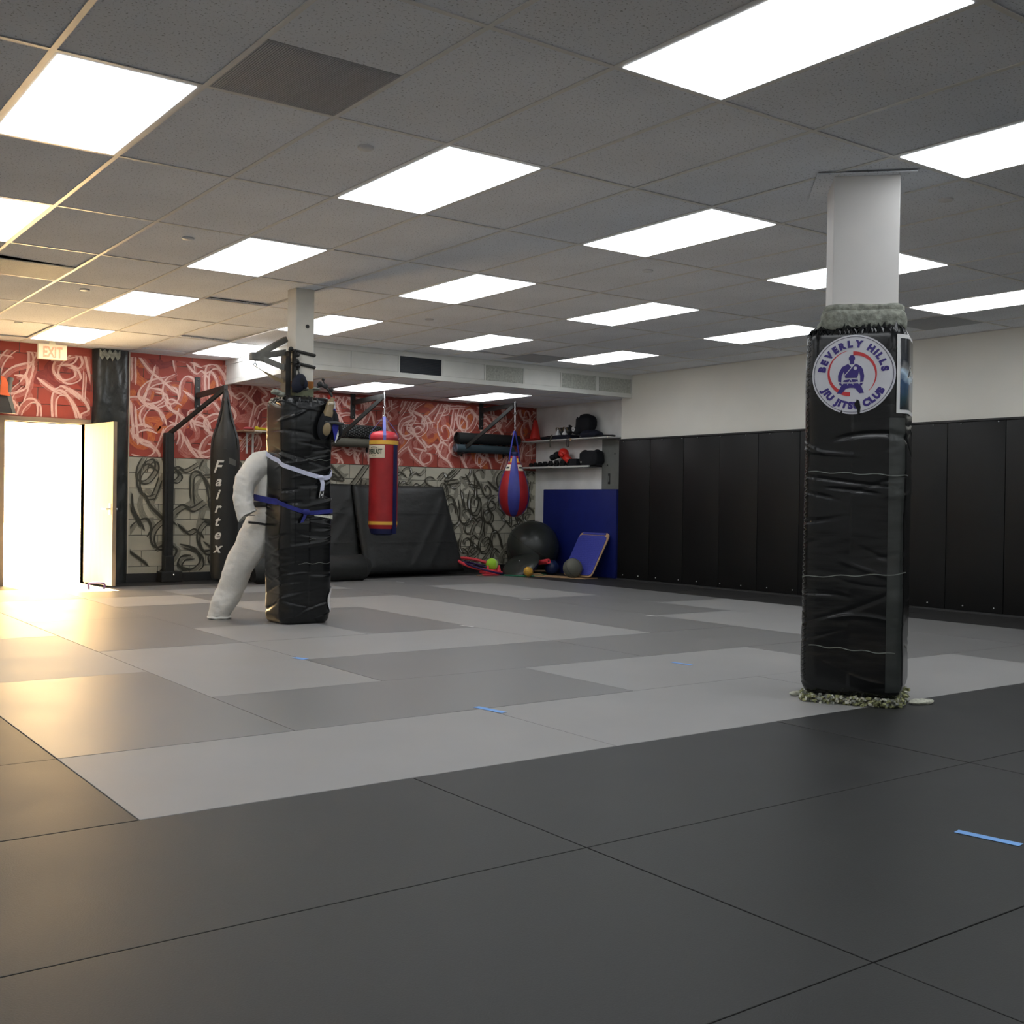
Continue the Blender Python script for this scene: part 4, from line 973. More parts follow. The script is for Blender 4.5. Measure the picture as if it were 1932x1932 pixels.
# red cylinder bag
bc = Vector((4.229, 6.83, 0)); facing = math.atan2(CAM.y-bc.y, CAM.x-bc.x); r = .186
t = thing('heavy_bag', 'red cylinder bag with yellow bands and a navy stripe, hanging before black mats', 'punching bag', (bc.x, bc.y, .58), 'hanging heavy bags')
part('bag_body', MB().lathe(bc, [(r*.93, .66), (r, .70), (r, .74), (r*1.0, 1.2), (r*.985, 1.74), (r*.97, 1.83)], 48), m_bred, t, True)
part('bag_bottom', MB().lathe(bc, [(.0001, .575), (.10, .578), (.155, .60), (r*.94, .662)], 40), m_bnav, t, True)
part('bag_top', MB().lathe(bc, [(r*.972, 1.828), (r*.97, 1.85), (r*.90, 1.885), (r*.7, 1.91), (.05, 1.925), (.0001, 1.925)], 40), m_bred_lit, t, True)
for z0, z1 in ((.715, .757), (1.745, 1.797)): part('band', MB().lathe(bc, [(r+.003, z0), (r+.003, z1)], 48), m_yel, t, True)
rs_ = r+.004; fw = wrap(bc, rs_, facing)
b = MB(); 
for k in range(6): u_ = .135+k*.014; b.face([fw(u_, .60), fw(u_+.014, .60), fw(u_+.014, 1.745), fw(u_, 1.745)])
part('side_stripe', b, m_bnav, t, True)
b = MB(); W0 = -.275
for k in range(10): u_ = W0+k*.0288; b.face([fw(u_, 1.57), fw(u_+.0288, 1.57), fw(u_+.0288, 1.735), fw(u_, 1.735)])
lab = part('maker_label', b, m_crm, t, True)
fw2 = wrap(bc, rs_+.002, facing); b = MB(); put_text(b, 'EVERLAST', lambda x, y: fw2(-.135+x, 1.625+y), .085, .004, sx=.62)
part('lettering', b, m_olive, lab)
for b in (MB().ribbon([fw2(-.195+.011*i, 1.710-.006*abs(i-5)/5) for i in range(11)], (0, 0, .010), .0003), MB().ribbon([fw2(-.165+.008*i, 1.592+.004*abs(i-4)/4) for i in range(9)], (0, 0, .008), .0003)): part('label_line', b, m_olive, lab)
b = MB(); top = Vector((bc.x, bc.y, 2.11))
for k in range(4):
    a_ = facing+k*pi/2+.05; e = Vector((cos(a_), sin(a_), 0)); b.ribbon([bc+e*r*.98+Vector((0, 0, 1.79)), bc+e*r*1.0+Vector((0, 0, 1.86)), bc+e*r*.80+Vector((0, 0, 1.93)), top+e*.012], Vector((-sin(a_), cos(a_), 0))*.036, .002)
part('hanging_strap', b, m_strap, t)
b = MB(); b.tube([top+Vector((0, .02*cos(q), .13+.02*sin(q)*1.0)) for q in [i*pi/6 for i in range(12)]], .005, 6, closed=True); b.tube([top+Vector((0, 0, 0)), top+Vector((0, 0, .11))], .008, 8)
b.tube([top+Vector((.02*cos(q), 0, -.004+.02*sin(q))) for q in [i*pi/6 for i in range(12)]], .005, 6, closed=True); b.tube([top+Vector((0, 0, .15)), top+Vector((0, 0, .32))], .010, 8)
part('swivel', b, m_chrome, t, True)
# teardrop bag
bc = Vector((6.338, 6.85, 0)); facing = math.atan2(CAM.y-bc.y, CAM.x-bc.x)
t = thing('heavy_bag', 'teardrop bag with red and blue gores hanging in the back right corner', 'punching bag', (bc.x, bc.y, .82), 'hanging heavy bags')
prof = [(.0001, .825), (.06, .83), (.12, .86), (.175, .93), (.208, 1.02), (.220, 1.12), (.212, 1.23), (.188, 1.33), (.155, 1.43), (.125, 1.51), (.095, 1.58), (.075, 1.64), (.06, 1.68), (.045, 1.70)]
for k in range(8):
    a_ = facing+(k-.5)*pi/4; blue = (k % 2 == 0)
    gz = part('gore', MB().lathe(bc, prof, 8, a0=a_, a1=a_+pi/4), m_bblu if blue else m_bred, t, True)
    if not blue:
        P_ = lambda z_: next((prof[i][0]+(prof[i+1][0]-prof[i][0])*(z_-prof[i][1])/(prof[i+1][1]-prof[i][1]) for i in range(len(prof)-1) if prof[i][1] <= z_ <= prof[i+1][1]), .05)
        part('band', MB().lathe(bc, [(P_(z_)+.003, z_) for z_ in (1.585, 1.61, 1.64)], 6, a0=a_+.03, a1=a_+pi/4-.03), m_yel, gz)
        part('maker_label', MB().lathe(bc, [(P_(z_)+.003, z_) for z_ in (1.47, 1.52, 1.555)], 6, a0=a_+.03, a1=a_+pi/4-.03), m_crm, gz)
        part('label_print', MB().lathe(bc, [(P_(z_)+.005, z_) for z_ in (1.50, 1.525)], 4, a0=a_+.15, a1=a_+pi/4-.15), m_dgrey, gz)
part('collar', MB().lathe(bc, [(.062, 1.68), (.07, 1.70), (.066, 1.725), (.04, 1.735), (.0001, 1.735)], 24), m_bnav, t, True)
top = Vector((bc.x, bc.y, 2.03)); b = MB()
for k in range(4):
    a_ = facing+pi/4+k*pi/2; e = Vector((cos(a_), sin(a_), 0)); b.ribbon([bc+e*(.10)+Vector((0, 0, 1.60)), bc+e*(.085)+Vector((0, 0, 1.72)), top+e*.01], Vector((-sin(a_), cos(a_), 0))*.022, .002)
part('hanging_strap', b, m_bblu, t)
b = MB(); chain(b, top-Vector((0, 0, .01)), top+Vector((0, 0, .15)), 4); b.tube([top+Vector((0, 0, .15)), top+Vector((0, 0, .23))], .009, 8)
b.tube([top+Vector((.018*cos(q), 0, .245+.018*sin(q))) for q in [i*pi/6 for i in range(12)]], .005, 6, closed=True).tube([top+Vector((0, 0, .26)), top+Vector((0, 0, .42))], .010, 8)
part('chain', b, m_chrome, t, True)

# ------------------------------------------------------------------ small shelf and rolled mats on the back wall
t = thing('wall_shelf', 'short wooden shelf on the graffiti wall left of the far column', 'shelf', (2.9, YW-.15, 1.87))
part('board', MB().box(2.56, 3.35, YW-.30, YW-.004, 1.865, 1.885), m_cork, t)
part('front_edge', MB().box(2.70, 3.35, YW-.305, YW-.30, 1.868, 1.885), m_crm, t)
for x in (2.72, 2.80, 3.25): part('shelf_bracket', MB().box(x-.012, x+.012, YW-.02, YW-.004, 1.60, 1.865).box(x-.012, x+.012, YW-.27, YW-.02, 1.855, 1.865), m_frame, t)
single('dumbbell', MB().tube([(2.74, 7.45, 1.907), (2.95, 7.45, 1.907)], .018, 10).ball((2.75, 7.45, 1.912), .027, 12).ball((2.93, 7.45, 1.912), .027, 12), m_yball and simple('bright_yellow', 225, 205, 40), 'small yellow dumbbell on the wooden shelf left of the far column', 'dumbbell', True)
single('folded_cloth', MB().ball((2.66, 7.50, 1.907), .05, 14, sc=(1.4, 1, .42)).ball((2.90, 7.55, 1.915), .06, 14, sc=(1.2, 1, .5)), simple('pink_cloth', 200, 90, 95, .8), 'pink cloth lying on the wooden shelf left of the far column', 'cloth', True)
def rolled(label, x0, x1, y, z, r, m_, end, nub=False, grp=None):
    t = thing('rolled_mat', label, 'mat', ((x0+x1)/2, y, z-r), grp)
    b = MB(); sp = [(x0+(x1-x0)*i/30, y, z) for i in range(31)]; b.tube(sp, r, 28, cap=False)
    part('roll', b, m_, t, True)
    q = [(r*(1-k/70)) for k in range(60)]
    for xx, sg in ((x0, -1), (x1, 1)):
        b = MB()
        b.tube([(xx, y+q[k]*cos(k*.45)*.97, z+q[k]*sin(k*.45)*.97) for k in range(60)], .005, 5)
        b.add([Vector((xx+.004*-sg, y+r*cos(a_), z+r*sin(a_))) for a_ in [i*2*pi/24 for i in range(24)]], [list(range(24))])
        part('spiral_end', b, end, t)
    if nub:
        b = MB()
        n = int((x1-x0)/.035)
        for i in range(n):
            for k in range(14):
                a_ = k*2*pi/14+(i % 2)*.22; c = Vector((x0+(i+.5)*.035, y+(r+.002)*cos(a_), z+(r+.002)*sin(a_)))
                b.box(-.010, .010, -.009, .009, -.006, .006, M=Matrix.Translation(c) @ Matrix.Rotation(a_-pi/2, 4, 'X'))
        part('nubs', b, simple('nub_rubber', 90, 92, 92, .3), t, kind='stuff')
grp = 'rolled mats on the back wall'
rolled('rolled black mat with knobbly rubber surface right of the far column', 3.66, 4.62, 7.60, 1.955, .078, m_blkrl, m_blkrl, True, grp)
rolled('rolled grey mat directly under the knobbly black roll', 3.70, 4.55, 7.60, 1.80, .062, m_grayrl, m_grayrl, False, grp)
rolled('rolled black mat behind the brace of the teardrop bag bracket', 5.86, 6.95, 7.60, 1.945, .078, m_blkrl, m_blkrl, False, grp)
rolled('rolled slate blue mat under the black roll near the teardrop bag', 5.84, 6.85, 7.60, 1.795, .060, m_tealrl, simple('pale_roll_end', 120, 124, 136, .8), False, grp)
for n_, (x0, x1) in enumerate(((3.8, 4.45), (6.0, 6.75))):
    t = thing('mat_rack', 'black wall rack under the knobbly and grey rolls' if n_ == 0 else 'black wall rack under the black and slate rolls', 'rack', ((x0+x1)/2, YW-.1, 1.70), 'racks for the rolled mats')
    for x in (x0, x1):
        part('upright', MB().box(x-.012, x+.012, YW-.02, YW-.003, 1.68, 2.02), m_steel, t)
        part('peg', MB().bar((x, YW-.01, 1.725), (x, YW-.19, 1.727), .02, .012).bar((x, YW-.01, 1.868), (x, YW-.19, 1.869), .016, .008), m_steel, t)

# ------------------------------------------------------------------ crash mats and roll against the back wall
def crash(label, bl, br, tl, tr_, th, seed):
    t = thing('crash_mat', label, 'mat', ((bl[0]+br[0])/2, bl[1]+.1, 0), 'black mats leaning on the graffiti wall')
    nx, nz = 40, 34; bl, br, tl, tr_ = map(Vector, (bl, br, tl, tr_)); vs = []
    nrm = (br-bl).cross(tl-bl).normalized()
    if nrm.y > 0: nrm = -nrm
    for side in (0, 1):
        for j in range(nz+1):
            for i in range(nx+1):
                u_, v_ = i/nx, j/nz; p = (bl*(1-u_)+br*u_)*(1-v_)+(tl*(1-u_)+tr_*u_)*v_
                e = min(1, 10*min(u_, 1-u_, v_, 1-v_)+.0); d = .5*th*math.sqrt(1-(1-e)**2)
                wv = .02*noise.noise(Vector((u_*2.2+v_*2.6, v_*1.2-u_*1.4, seed)))+.014*max(0, 1-abs((u_*1.0-v_*.62-.42)/.035))*(v_ > .05)+.012*max(0, 1-abs((u_-v_*.55-.60)/.03)) if side == 0 else 0
                if v_ < .03: wv = 0
                vs.append(p+(nrm if side == 0 else -nrm)*d+nrm*wv*e)
    W_ = nx+1; T0 = W_*(nz+1); fs = []
    for j in range(nz):
        for i in range(nx): a_ = j*W_+i; fs.append((a_, a_+1, a_+W_+1, a_+W_)); fs.append((T0+a_, T0+a_+W_, T0+a_+W_+1, T0+a_+1))
    b = MB().add(vs, fs) or None
    bb = MB(); bb.add(vs, fs); part('mat_cover', bb, m_crash, t, 'all')
    for f_ in (.33, .66):
        A = bl*(1-f_)+tl*f_; B_ = br*(1-f_)+tr_*f_; part('fold_seam', MB().ribbon([A+nrm*(th*.5+.02)+(B_-A)*(.06+.88*k/12) for k in range(13)], (tl-bl).normalized()*.006, .0015), m_trimblk, t)
crash('big black crash mat leaning on the graffiti behind the red bag', (4.15, 7.14, .05), (5.83, 7.32, .05), (4.18, 7.62, 1.235), (5.66, 7.63, 1.235), .10, 3)
crash('black crash mat leaning on the wall just right of the far column', (2.35, 7.24, .05), (4.16, 7.24, .05), (2.45, 7.63, 1.24), (4.19, 7.63, 1.24), .10, 8)
t = thing('bolster_roll', 'thick black roll lying on the floor at the foot of the crash mats', 'mat', (3.4, 6.88, 0))
b = MB(); rr = .165; b.tube([(2.45, 6.86, rr*.9), (2.52, 6.86, rr), (3.2, 6.87, rr), (3.95, 6.88, rr), (4.02, 6.88, rr*.9)], [rr*.8, rr, rr, rr, rr*.8], 32)
part('roll', b, m_crash, t, True)
part('seam', MB().tube([(3.95, 6.88+(rr+.002)*cos(q), rr+(rr+.002)*sin(q)) for q in [i*pi/16 for i in range(32)]], .004, 5, closed=True), m_trimblk, t)

# ------------------------------------------------------------------ alcove: shelves, grey board, blue mats
t = thing('wall_shelf', 'upper white shelf of the alcove carrying cones and bags', 'shelf', (7.23, 6.7, 1.94))
part('board', MB().box(7.09, XR-.005, 5.74, YW-.005, 1.932, 1.948), m_shelf, t)
for y in (6.25, 6.9, 7.5): part('shelf_bracket', MB().bar((XR-.01, y, 1.928), (7.12, y, 1.924), .02, .008), m_frame, t)
t = thing('wall_shelf', 'lower white shelf of the alcove carrying dumbbells and gloves', 'shelf', (7.23, 6.9, 1.54))
part('board', MB().box(7.14, XR-.005, 6.14, YW-.005, 1.542, 1.560), m_trimblk, t)
part('front_edge', MB().box(7.12, 7.14, 6.16, YW-.005, 1.538, 1.562), m_shelf, t)
for y in (6.3, 7.0, 7.55): part('shelf_bracket', MB().bar((XR-.01, y, 1.538), (7.15, y, 1.534), .02, .008), m_frame, t)
t = thing('grey_board', 'grey upright board with a black slot between alcove and black wall pads', 'panel', (7.33, 5.92, 0))
part('board', MB().box(7.325, XR-.005, 5.605, 6.115, 0, 1.93, bev=.003), m_pgrey, t)
part('slot', MB().box(7.318, 7.326, 5.935, 5.975, 1.30, 1.45, bev=.008), m_trimblk, t)
part('slot_insert', MB().box(7.314, 7.319, 5.945, 5.965, 1.335, 1.415), m_pgrey, t)
for (yy, zz) in ((5.84, 1.72), (5.99, 1.565)): part('screw', MB().ball((7.322, yy, zz), .010, 8), m_trimblk, t)
single('blue_mat', MB().box(7.255, 7.315, 5.72, 7.36, .0, 1.228, bev=.012), m_bluemat, 'tall flat royal blue mat standing against the alcove wall', 'mat', True)
# leaning honeycomb board
t = thing('incline_board', 'light blue textured board leaning on the tall blue mat', 'board', (7.0, 6.1, 0))
A, B_, Cc, D_ = Vector((6.86, 6.40, .03)), Vector((6.86, 5.78, .03)), Vector((7.22, 5.80, .625)), Vector((7.22, 6.44, .625))
nm = (B_-A).cross(D_-A).normalized()
if nm.x > 0: nm = -nm
def plate(mb, q, th):
    q = [Vector(p) for p in q]; n = len(q); mb.face(q); mb.face([p-nm*th for p in q][::-1])
    for i in range(n): j = (i+1) % n; mb.face([q[i], q[j], q[j]-nm*th, q[i]-nm*th])
    return mb
def rc(q, f_=.10):
    out = []
    for i in range(4): p = q[i]; out += [p+(q[i-1]-p)*f_, p+(q[i-1]-p)*f_*.3+(q[(i+1) % 4]-p)*f_*.3, p+(q[(i+1) % 4]-p)*f_]
    return out
part('backing', plate(MB(), rc([A-nm*.012, B_-nm*.012, Cc-nm*.012, D_-nm*.012]), .012), m_wood, t)
ax, ay = (B_-A), (D_-A); c_ = .02
part('textured_pad', plate(MB(), rc([A+ax*c_+ay*.03, A+ax*(1-c_)+ay*.03, A+ax*(1-c_)+ay*.93, A+ax*c_+ay*.93]), .012), m_bluebrd, t)
part('top_strip', plate(MB(), [A+ax*.12+ay*.95, A+ax*.9+ay*.95, A+ax*.9+ay*.99, A+ax*.12+ay*.99], .012), m_bluebrd, t)
b = MB()
for i in range(16):
    for j in range(20):
        c = A+ax*(.07+.86*(i+.5*(j % 2))/16)+ay*(.07+.82*j/20)+nm*.001
        q = [c+ax.normalized()*.013*cos(k*pi/3)+ay.normalized()*.011*sin(k*pi/3) for k in range(6)]; plate(b, [p+nm*.003 for p in q], .003)
part('cells', b, m_bluebrd, t, kind='stuff')
# plywood sheet under the balls, its left end curled up
b = MB(); pts = [Vector((x_, y_, z_)) for x_, y_, z_ in ((6.50, 6.60, .035), (6.56, 6.54, .014), (6.66, 6.46, .005), (6.76, 6.20, .004), (6.86, 5.95, .004), (6.92, 5.82, .004))]
b.ribbon(spline(pts, 6), (.26, .06, 0), .004); single('plywood_sheet', b, m_wood, 'thin curved plywood sheet on the floor under the navy and grey balls', 'board', True)
single('wooden_stick', MB().tube([(6.62, 7.02, .05), (7.02, 6.75, .05)], .012, 8), m_wood, 'pale wooden stick lying behind the yellow ball', 'stick', True)

# ------------------------------------------------------------------ balls and hoops in the corner
def bl(name, c, r, m_, label, seams=None, sm=None):
    t = thing(name, label, 'ball', (c[0], c[1], c[2]-r), 'balls in the back right corner'); part('ball_shell', MB().ball(c, r, 40), m_, t, 'all')
    if seams:
        for k in range(seams):
            M = Matrix.Translation(c) @ Matrix.Rotation(k*pi/seams+.3, 4, 'Z') @ Matrix.Rotation(.5*k, 4, 'Y')
            part('seam', MB().tube([M @ Vector((0, (r+.0005)*cos(q), (r+.0005)*sin(q))) for q in [i*pi/20 for i in range(40)]], .002, 5, closed=True), sm, t)
bl('exercise_ball', Vector((6.868, 7.09, .382)), .382, m_bball, 'huge black exercise ball, by far the largest of the balls', 3, m_blkrl)
bl('medicine_ball', Vector((6.77, 6.05, .137)), .135, m_gball, 'grey rubber medicine ball in front of the light blue board', 2, m_dgrey)
bl('medicine_ball', Vector((6.84, 6.60, .116)), .103, m_nball, 'navy ball beside the grey ball', 2, m_trimblk)
bl('small_ball', Vector((6.37, 6.53, .070)), .067, m_yball, 'small yellow ball in front of the huge black ball', 3, m_cork)
bl('tennis_ball', Vector((6.10, 7.02, .150)), .088, m_lime, 'lime green ball resting on the pink hoops', 1, m_white)
# foam roller ring on top of the navy ball
b = MB(); c = at(1035, 1059, y=6.50)
b.tube([c+Vector((.012*k, .25*k, -.03*k)) for k in (0, .5, 1)], .036, 16)
t = thing('foam_roller', 'pink foam roller with a dark hole resting on the navy ball', 'roller', (6.80, 6.7, .2)); part('roller_body', b, m_pink, t, True)
dv = Vector((-.012, -.25, .03)).normalized(); part('hole', MB().tube([c+dv*.0005, c+dv*.003], .013, 10), m_trimblk, t)
single('red_mitt', MB().ball((7.10, 6.50, .13), .07, 14, sc=(1, 1.3, .8)), simple('dull_red', 120, 48, 46), 'dull red pad wedged behind the grey ball', 'pad', True)
# tilted balance trainer: dark disc with navy base
t = thing('balance_trainer', 'dark domed balance trainer tipped up against the huge black ball', 'balance trainer', (6.45, 7.0, 0))
M = Matrix.Translation((6.49, 6.93, .175)) @ Matrix.Rotation(rad(-33), 4, Vector((.84, -.54, 0)).normalized()) @ Matrix.Rotation(rad(14), 4, Vector((.54, .84, 0)))
M = Matrix.Translation((6.44, 6.80, .165)) @ Matrix.Rotation(rad(-36), 4, 'Y') @ Matrix.Rotation(rad(8), 4, 'X')
b = MB(); b.lathe((0, 0, 0), [(.0001, .045), (.10, .04), (.20, .02), (.27, .0), (.28, -.012), (.26, -.025), (.0001, -.025)], 40); b.xf(M); part('platform', b, m_bball, t, True)
b = MB(); b.lathe((0, 0, 0), [(.255, -.026), (.24, -.08), (.16, -.13), (.0001, -.15)], 36); b.xf(M); part('dome', b, m_bnav, t, True)
b = MB(); b.ball((0, 0, .05), .012, 8); b.xf(M); part('plug', b, m_chrome, t)
def hoop(label, c, r, th, m_, tilt_=(0, 0)):
    M = Matrix.Translation(c) @ Matrix.Rotation(tilt_[0], 4, 'X') @ Matrix.Rotation(tilt_[1], 4, 'Y')
    single('hoop', MB().tube([M @ Vector((r*cos(q), r*sin(q), 0)) for q in [i*pi/28 for i in range(56)]], th, 8, closed=True), m_, label, 'hoop', True, 'hoops on the floor by the balls')
hoop('green hoop lying flat on the floor in front of the yellow ball', (6.50, 6.83, .010), .33, .009, m_teal)
hoop('dark purple hoop tilted over the coral one', (6.02, 7.12, .10), .29, .014, m_purp, (rad(10), rad(12)))
hoop('coral hoop tipped up against the wall behind the purple one', (6.02, 7.24, .14), .30, .022, m_pink, (rad(14), rad(6)))
t = thing('coral_stand', 'coral plastic stand with two prongs lying inside the hoops', 'stand', (6.05, 6.98, 0))
b = MB(); b.box(5.90, 6.20, 6.90, 7.05, .03, .06, bev=.01).box(5.86, 6.12, 6.86, 6.92, .004, .03, bev=.006); part('tray', b, m_pink, t, True)
for x in (5.98, 6.17): part('prong', MB().lathe((x, 6.95, .06), [(.03, 0), (.022, .03), (.012, .08), (.0001, .085)], 12), m_pink, t, True)
part('leg', MB().tube([(5.76, 6.90, .012), (5.96, 6.88, .012)], .009, 8), m_cork, t)

# ------------------------------------------------------------------ things on the alcove shelves
ZS = 1.9485
t = thing('traffic_cone', 'stack of red cones at the left end of the upper shelf', 'cone', (7.2, 7.52, ZS))
for k in range(3): part('cone_base', MB().box(7.10, 7.32, 7.41, 7.63, ZS+.014*k, ZS+.014*k+.009, bev=.003), m_cone, t)
part('cone_body', MB().lathe((7.21, 7.52, ZS+.03), [(.088, 0), (.075, .04), (.03, .27), (.022, .285), (.0001, .285)], 28), m_cone, t, True)
def heap(name, label, cat, c, sc, m_, seed, lumps=1, amp=.25):
    b = MB(); b.ball((0, 0, 0), 1, 28)
    for i, v in enumerate(b.v):
        d = 1+amp*noise.noise(v*1.7+Vector((seed, 0, 0)))+amp*.5*noise.noise(v*4+Vector((seed, 3, 0))); q = v*d; b.v[i] = Vector((c[0]+q.x*sc[0], c[1]+q.y*sc[1], max(c[2]+q.z*sc[2], c[2]-sc[2]*.8)))
    return single(name, b, m_, label, cat, True)
heap('folded_shirt', 'black clothing folded flat on the upper shelf beside the cones', 'clothes', (7.22, 7.10, ZS+.030), (.10, .28, .036), m_blkfab, 2)
heap('folded_shirt', 'dark navy clothing bundled under the black backpack', 'clothes', (7.22, 6.24, ZS+.052), (.11, .22, .065), m_navfab, 5)
heap('folded_shirt', 'flat dark cloth at the right end of the upper shelf', 'clothes', (7.24, 5.95, ZS+.016), (.09, .20, .019), m_blkfab, 9)
t = thing('folded_towel', 'flat dark towel under the grey sneakers on the upper shelf', 'towel', (7.2, 6.75, ZS)); part('towel_fold', MB().box(7.10, 7.31, 6.56, 6.96, ZS+.001, ZS+.028, bev=.010).box(7.105, 7.30, 6.58, 6.95, ZS+.030, ZS+.058, bev=.010), m_navfab, t, True)
for k, (y, lb) in enumerate(((6.88, 'grey headguard with white cheek pad, left of the pair on the upper shelf'), (6.72, 'grey headguard with white cheek pad, right of the pair on the upper shelf'))):
    t = thing('headguard', lb, 'headguard', (7.18, y, ZS+.06), 'grey headguards on the upper shelf')
    part('guard_shell', MB().ball((7.2, y, ZS+.115), .065, 20, sc=(1, 1.05, .95)), m_dgrey, t, True)
    part('cheek_pad', MB().lathe((7.135, y, ZS+.062), [(.042, 0), (.038, .02), (.02, .04), (.014, .075), (.02, .08), (.0001, .082)], 16), m_white, t, True)
    part('strap', MB().ribbon(spline([(7.15, y+.05, ZS+.12), (7.13, y+.03, ZS+.165), (7.13, y-.03, ZS+.165), (7.15, y-.05, ZS+.12)], 4), (.02, 0, 0), .002), m_gold, t)
single('hanging_strap', MB().ribbon(spline([(7.10, 6.97, ZS+.07), (7.083, 6.985, ZS+.0), (7.08, 6.99, ZS-.06), (7.082, 6.985, ZS-.115)], 5), (0, .03, 0), .002), m_grayrl, 'grey strap hanging over the front of the upper shelf', 'strap')
t = thing('backpack', 'black backpack with round white badge on the upper shelf', 'bag', (7.22, 6.38, ZS+.06))
b = MB(); b.ball((0, 0, 0), 1, 26)
for i, v in enumerate(b.v): q = Vector((math.copysign(abs(v.x)**.7, v.x), math.copysign(abs(v.y)**.7, v.y), math.copysign(abs(v.z)**.75, v.z))); q *= 1+.08*noise.noise(v*2.3); b.v[i] = Vector((7.23+q.x*.11, 6.36+q.y*.165, ZS+.205+q.z*.135))
part('bag_body', b, m_blkfab, t, True)
part('front_pocket', MB().ball((7.15, 6.46, ZS+.11), .07, 18, sc=(.8, 1.5, .85)), m_blkfab, t, True)
bd = part('badge', MB().tube([(7.105, 6.475, ZS+.125), (7.088, 6.474, ZS+.125)], .030, 18), m_white, t)
part('badge_dot', MB().tube([(7.089, 6.475, ZS+.125), (7.085, 6.475, ZS+.125)], .011, 10), m_trimblk, bd)
part('logo', MB().add([(7.117, 6.41, ZS+.325), (7.117, 6.35, ZS+.325), (7.107, 6.37, ZS+.285)], [(0, 1, 2)]) or MB(), m_white, t) if False else None
b = MB(); b.add([Vector((7.118, 6.43, ZS+.320)), Vector((7.118, 6.36, ZS+.322)), Vector((7.108, 6.375, ZS+.282))], [(0, 1, 2)]); part('logo', b, m_white, t)
part('handle', MB().tube(spline([(7.15, 6.60, ZS+.15), (7.14, 6.63, ZS+.19), (7.15, 6.58, ZS+.17)], 4), .012, 6), m_blkfab, t, True)
part('loop_strap', MB().ribbon(spline([(7.10, 6.60, ZS+.04), (7.08, 6.605, ZS-.02), (7.078, 6.60, ZS-.10), (7.08, 6.575, ZS-.125), (7.078, 6.555, ZS-.09), (7.082, 6.56, ZS-.01), (7.10, 6.56, ZS+.03)], 4), (.004, .014, 0), .002), m_trimblk, t)
part('orange_tag', MB().box(7.076, 7.081, 6.50, 6.535, ZS-.035, ZS+.002), m_wood, t, label='orange tag hanging from the bag')
ZL = 1.561
def hexbell(y, r, lb, L_=.15, x=7.24):
    t = thing('dumbbell', lb, 'dumbbell', (x, y, ZL), 'black dumbbells on the lower shelf')
    part('bar', MB().tube([(x-L_/2, y, ZL+r*.87), (x+L_/2, y, ZL+r*.87)], .012, 8), m_chrome, t)
    for s_ in (-1, 1): part('head', MB().tube([(x+s_*L_*.22, y, ZL+r*.87), (x+s_*L_*.28, y, ZL+r*.87), (x+s_*L_*.46, y, ZL+r*.87), (x+s_*L_*.5, y, ZL+r*.87)], [r*.85, r, r, r*.8], 6, up=(0, 0, 1)), m_blkrl, t)
ORD = ['leftmost', 'second', 'third', 'fourth', 'fifth', 'sixth', 'seventh', 'eighth']
yy = 7.58
for k in range(8):
    r_ = .034+.0035*k; hexbell(yy, r_, '%s black hex dumbbell from the left on the lower shelf' % ORD[k] if k else 'leftmost black hex dumbbell on the lower shelf'); yy -= r_*2+.037+.004*k*.5
b = MB(); b.ball((7.22, 6.98, ZL+.17), .06, 20, sc=(1.1, 1.1, .85)); t = thing('boxing_glove', 'black boxing glove on the dumbbells left of the red one', 'glove', (7.22, 6.98, ZL+.11)); part('glove_body', b, m_blkfab, t, True); part('thumb', MB().ball((7.17, 6.94, ZL+.16), .03, 12, sc=(1, 1, 1.5)), m_blkfab, t, True); part('cuff', MB().tube([(7.22, 7.02, ZL+.15), (7.22, 7.12, ZL+.13)], [.04, .045], 14), m_blkfab, t, True)
t = thing('boxing_glove', 'shiny red boxing glove on the lower shelf', 'glove', (7.2, 6.76, ZL+.10))
M = Matrix.Translation((7.20, 6.80, ZL+.20)) @ Matrix.Rotation(rad(-38), 4, 'X')
b = MB(); b.ball((0, 0, 0), 1, 24, sc=(.075, .085, .075)); b.tube([(0, -.05, -.02), (0, -.13, -.03), (0, -.18, -.035)], [.06, .048, .05], 16); b.xf(Matrix.Translation((7.20, 6.82, ZL+.185)) @ Matrix.Rotation(rad(28), 4, 'X')); part('glove_body', b, m_glvred, t, 'all')
b = MB(); b.ball((0, 0, 0), 1, 14, sc=(.03, .05, .03)); b.xf(Matrix.Translation((7.135, 6.79, ZL+.17)) @ Matrix.Rotation(rad(30), 4, 'X')); part('thumb', b, m_glvred, t, 'all')
t = thing('equipment_bag', 'lumpy black kit bag at the right end of the lower shelf', 'bag', (7.24, 6.22, ZL))
b = MB(); b.ball((0, 0, 0), 1, 30)
for i, v in enumerate(b.v): q = Vector([math.copysign(abs(c_)**.45, c_) for c_ in v]); q *= 1+.10*noise.noise(v*2.8+Vector((4, 0, 0))); b.v[i] = Vector((7.25+q.x*.095, 6.25+q.y*.20, max(ZL+.002, ZL+.105+q.z*.105)))
part('bag_body', b, m_blkfab, t, True)
for y in (6.12, 6.38): part('corner_lump', MB().ball((7.24, y, ZL+.19), .045, 14, sc=(1, 1.2, .8)), m_blkfab, t, True)
part('logo', MB().tube([(7.15, 6.36, ZL+.05), (7.142, 6.36, ZL+.05)], .012, 4), m_white, t)
single('grip_trainer', MB().box(7.14, 7.32, 6.46, 6.60, ZL+.0, ZL+.10, bev=.01), m_blkfab, 'black box between the dumbbells and the kit bag on the lower shelf', 'box', True)

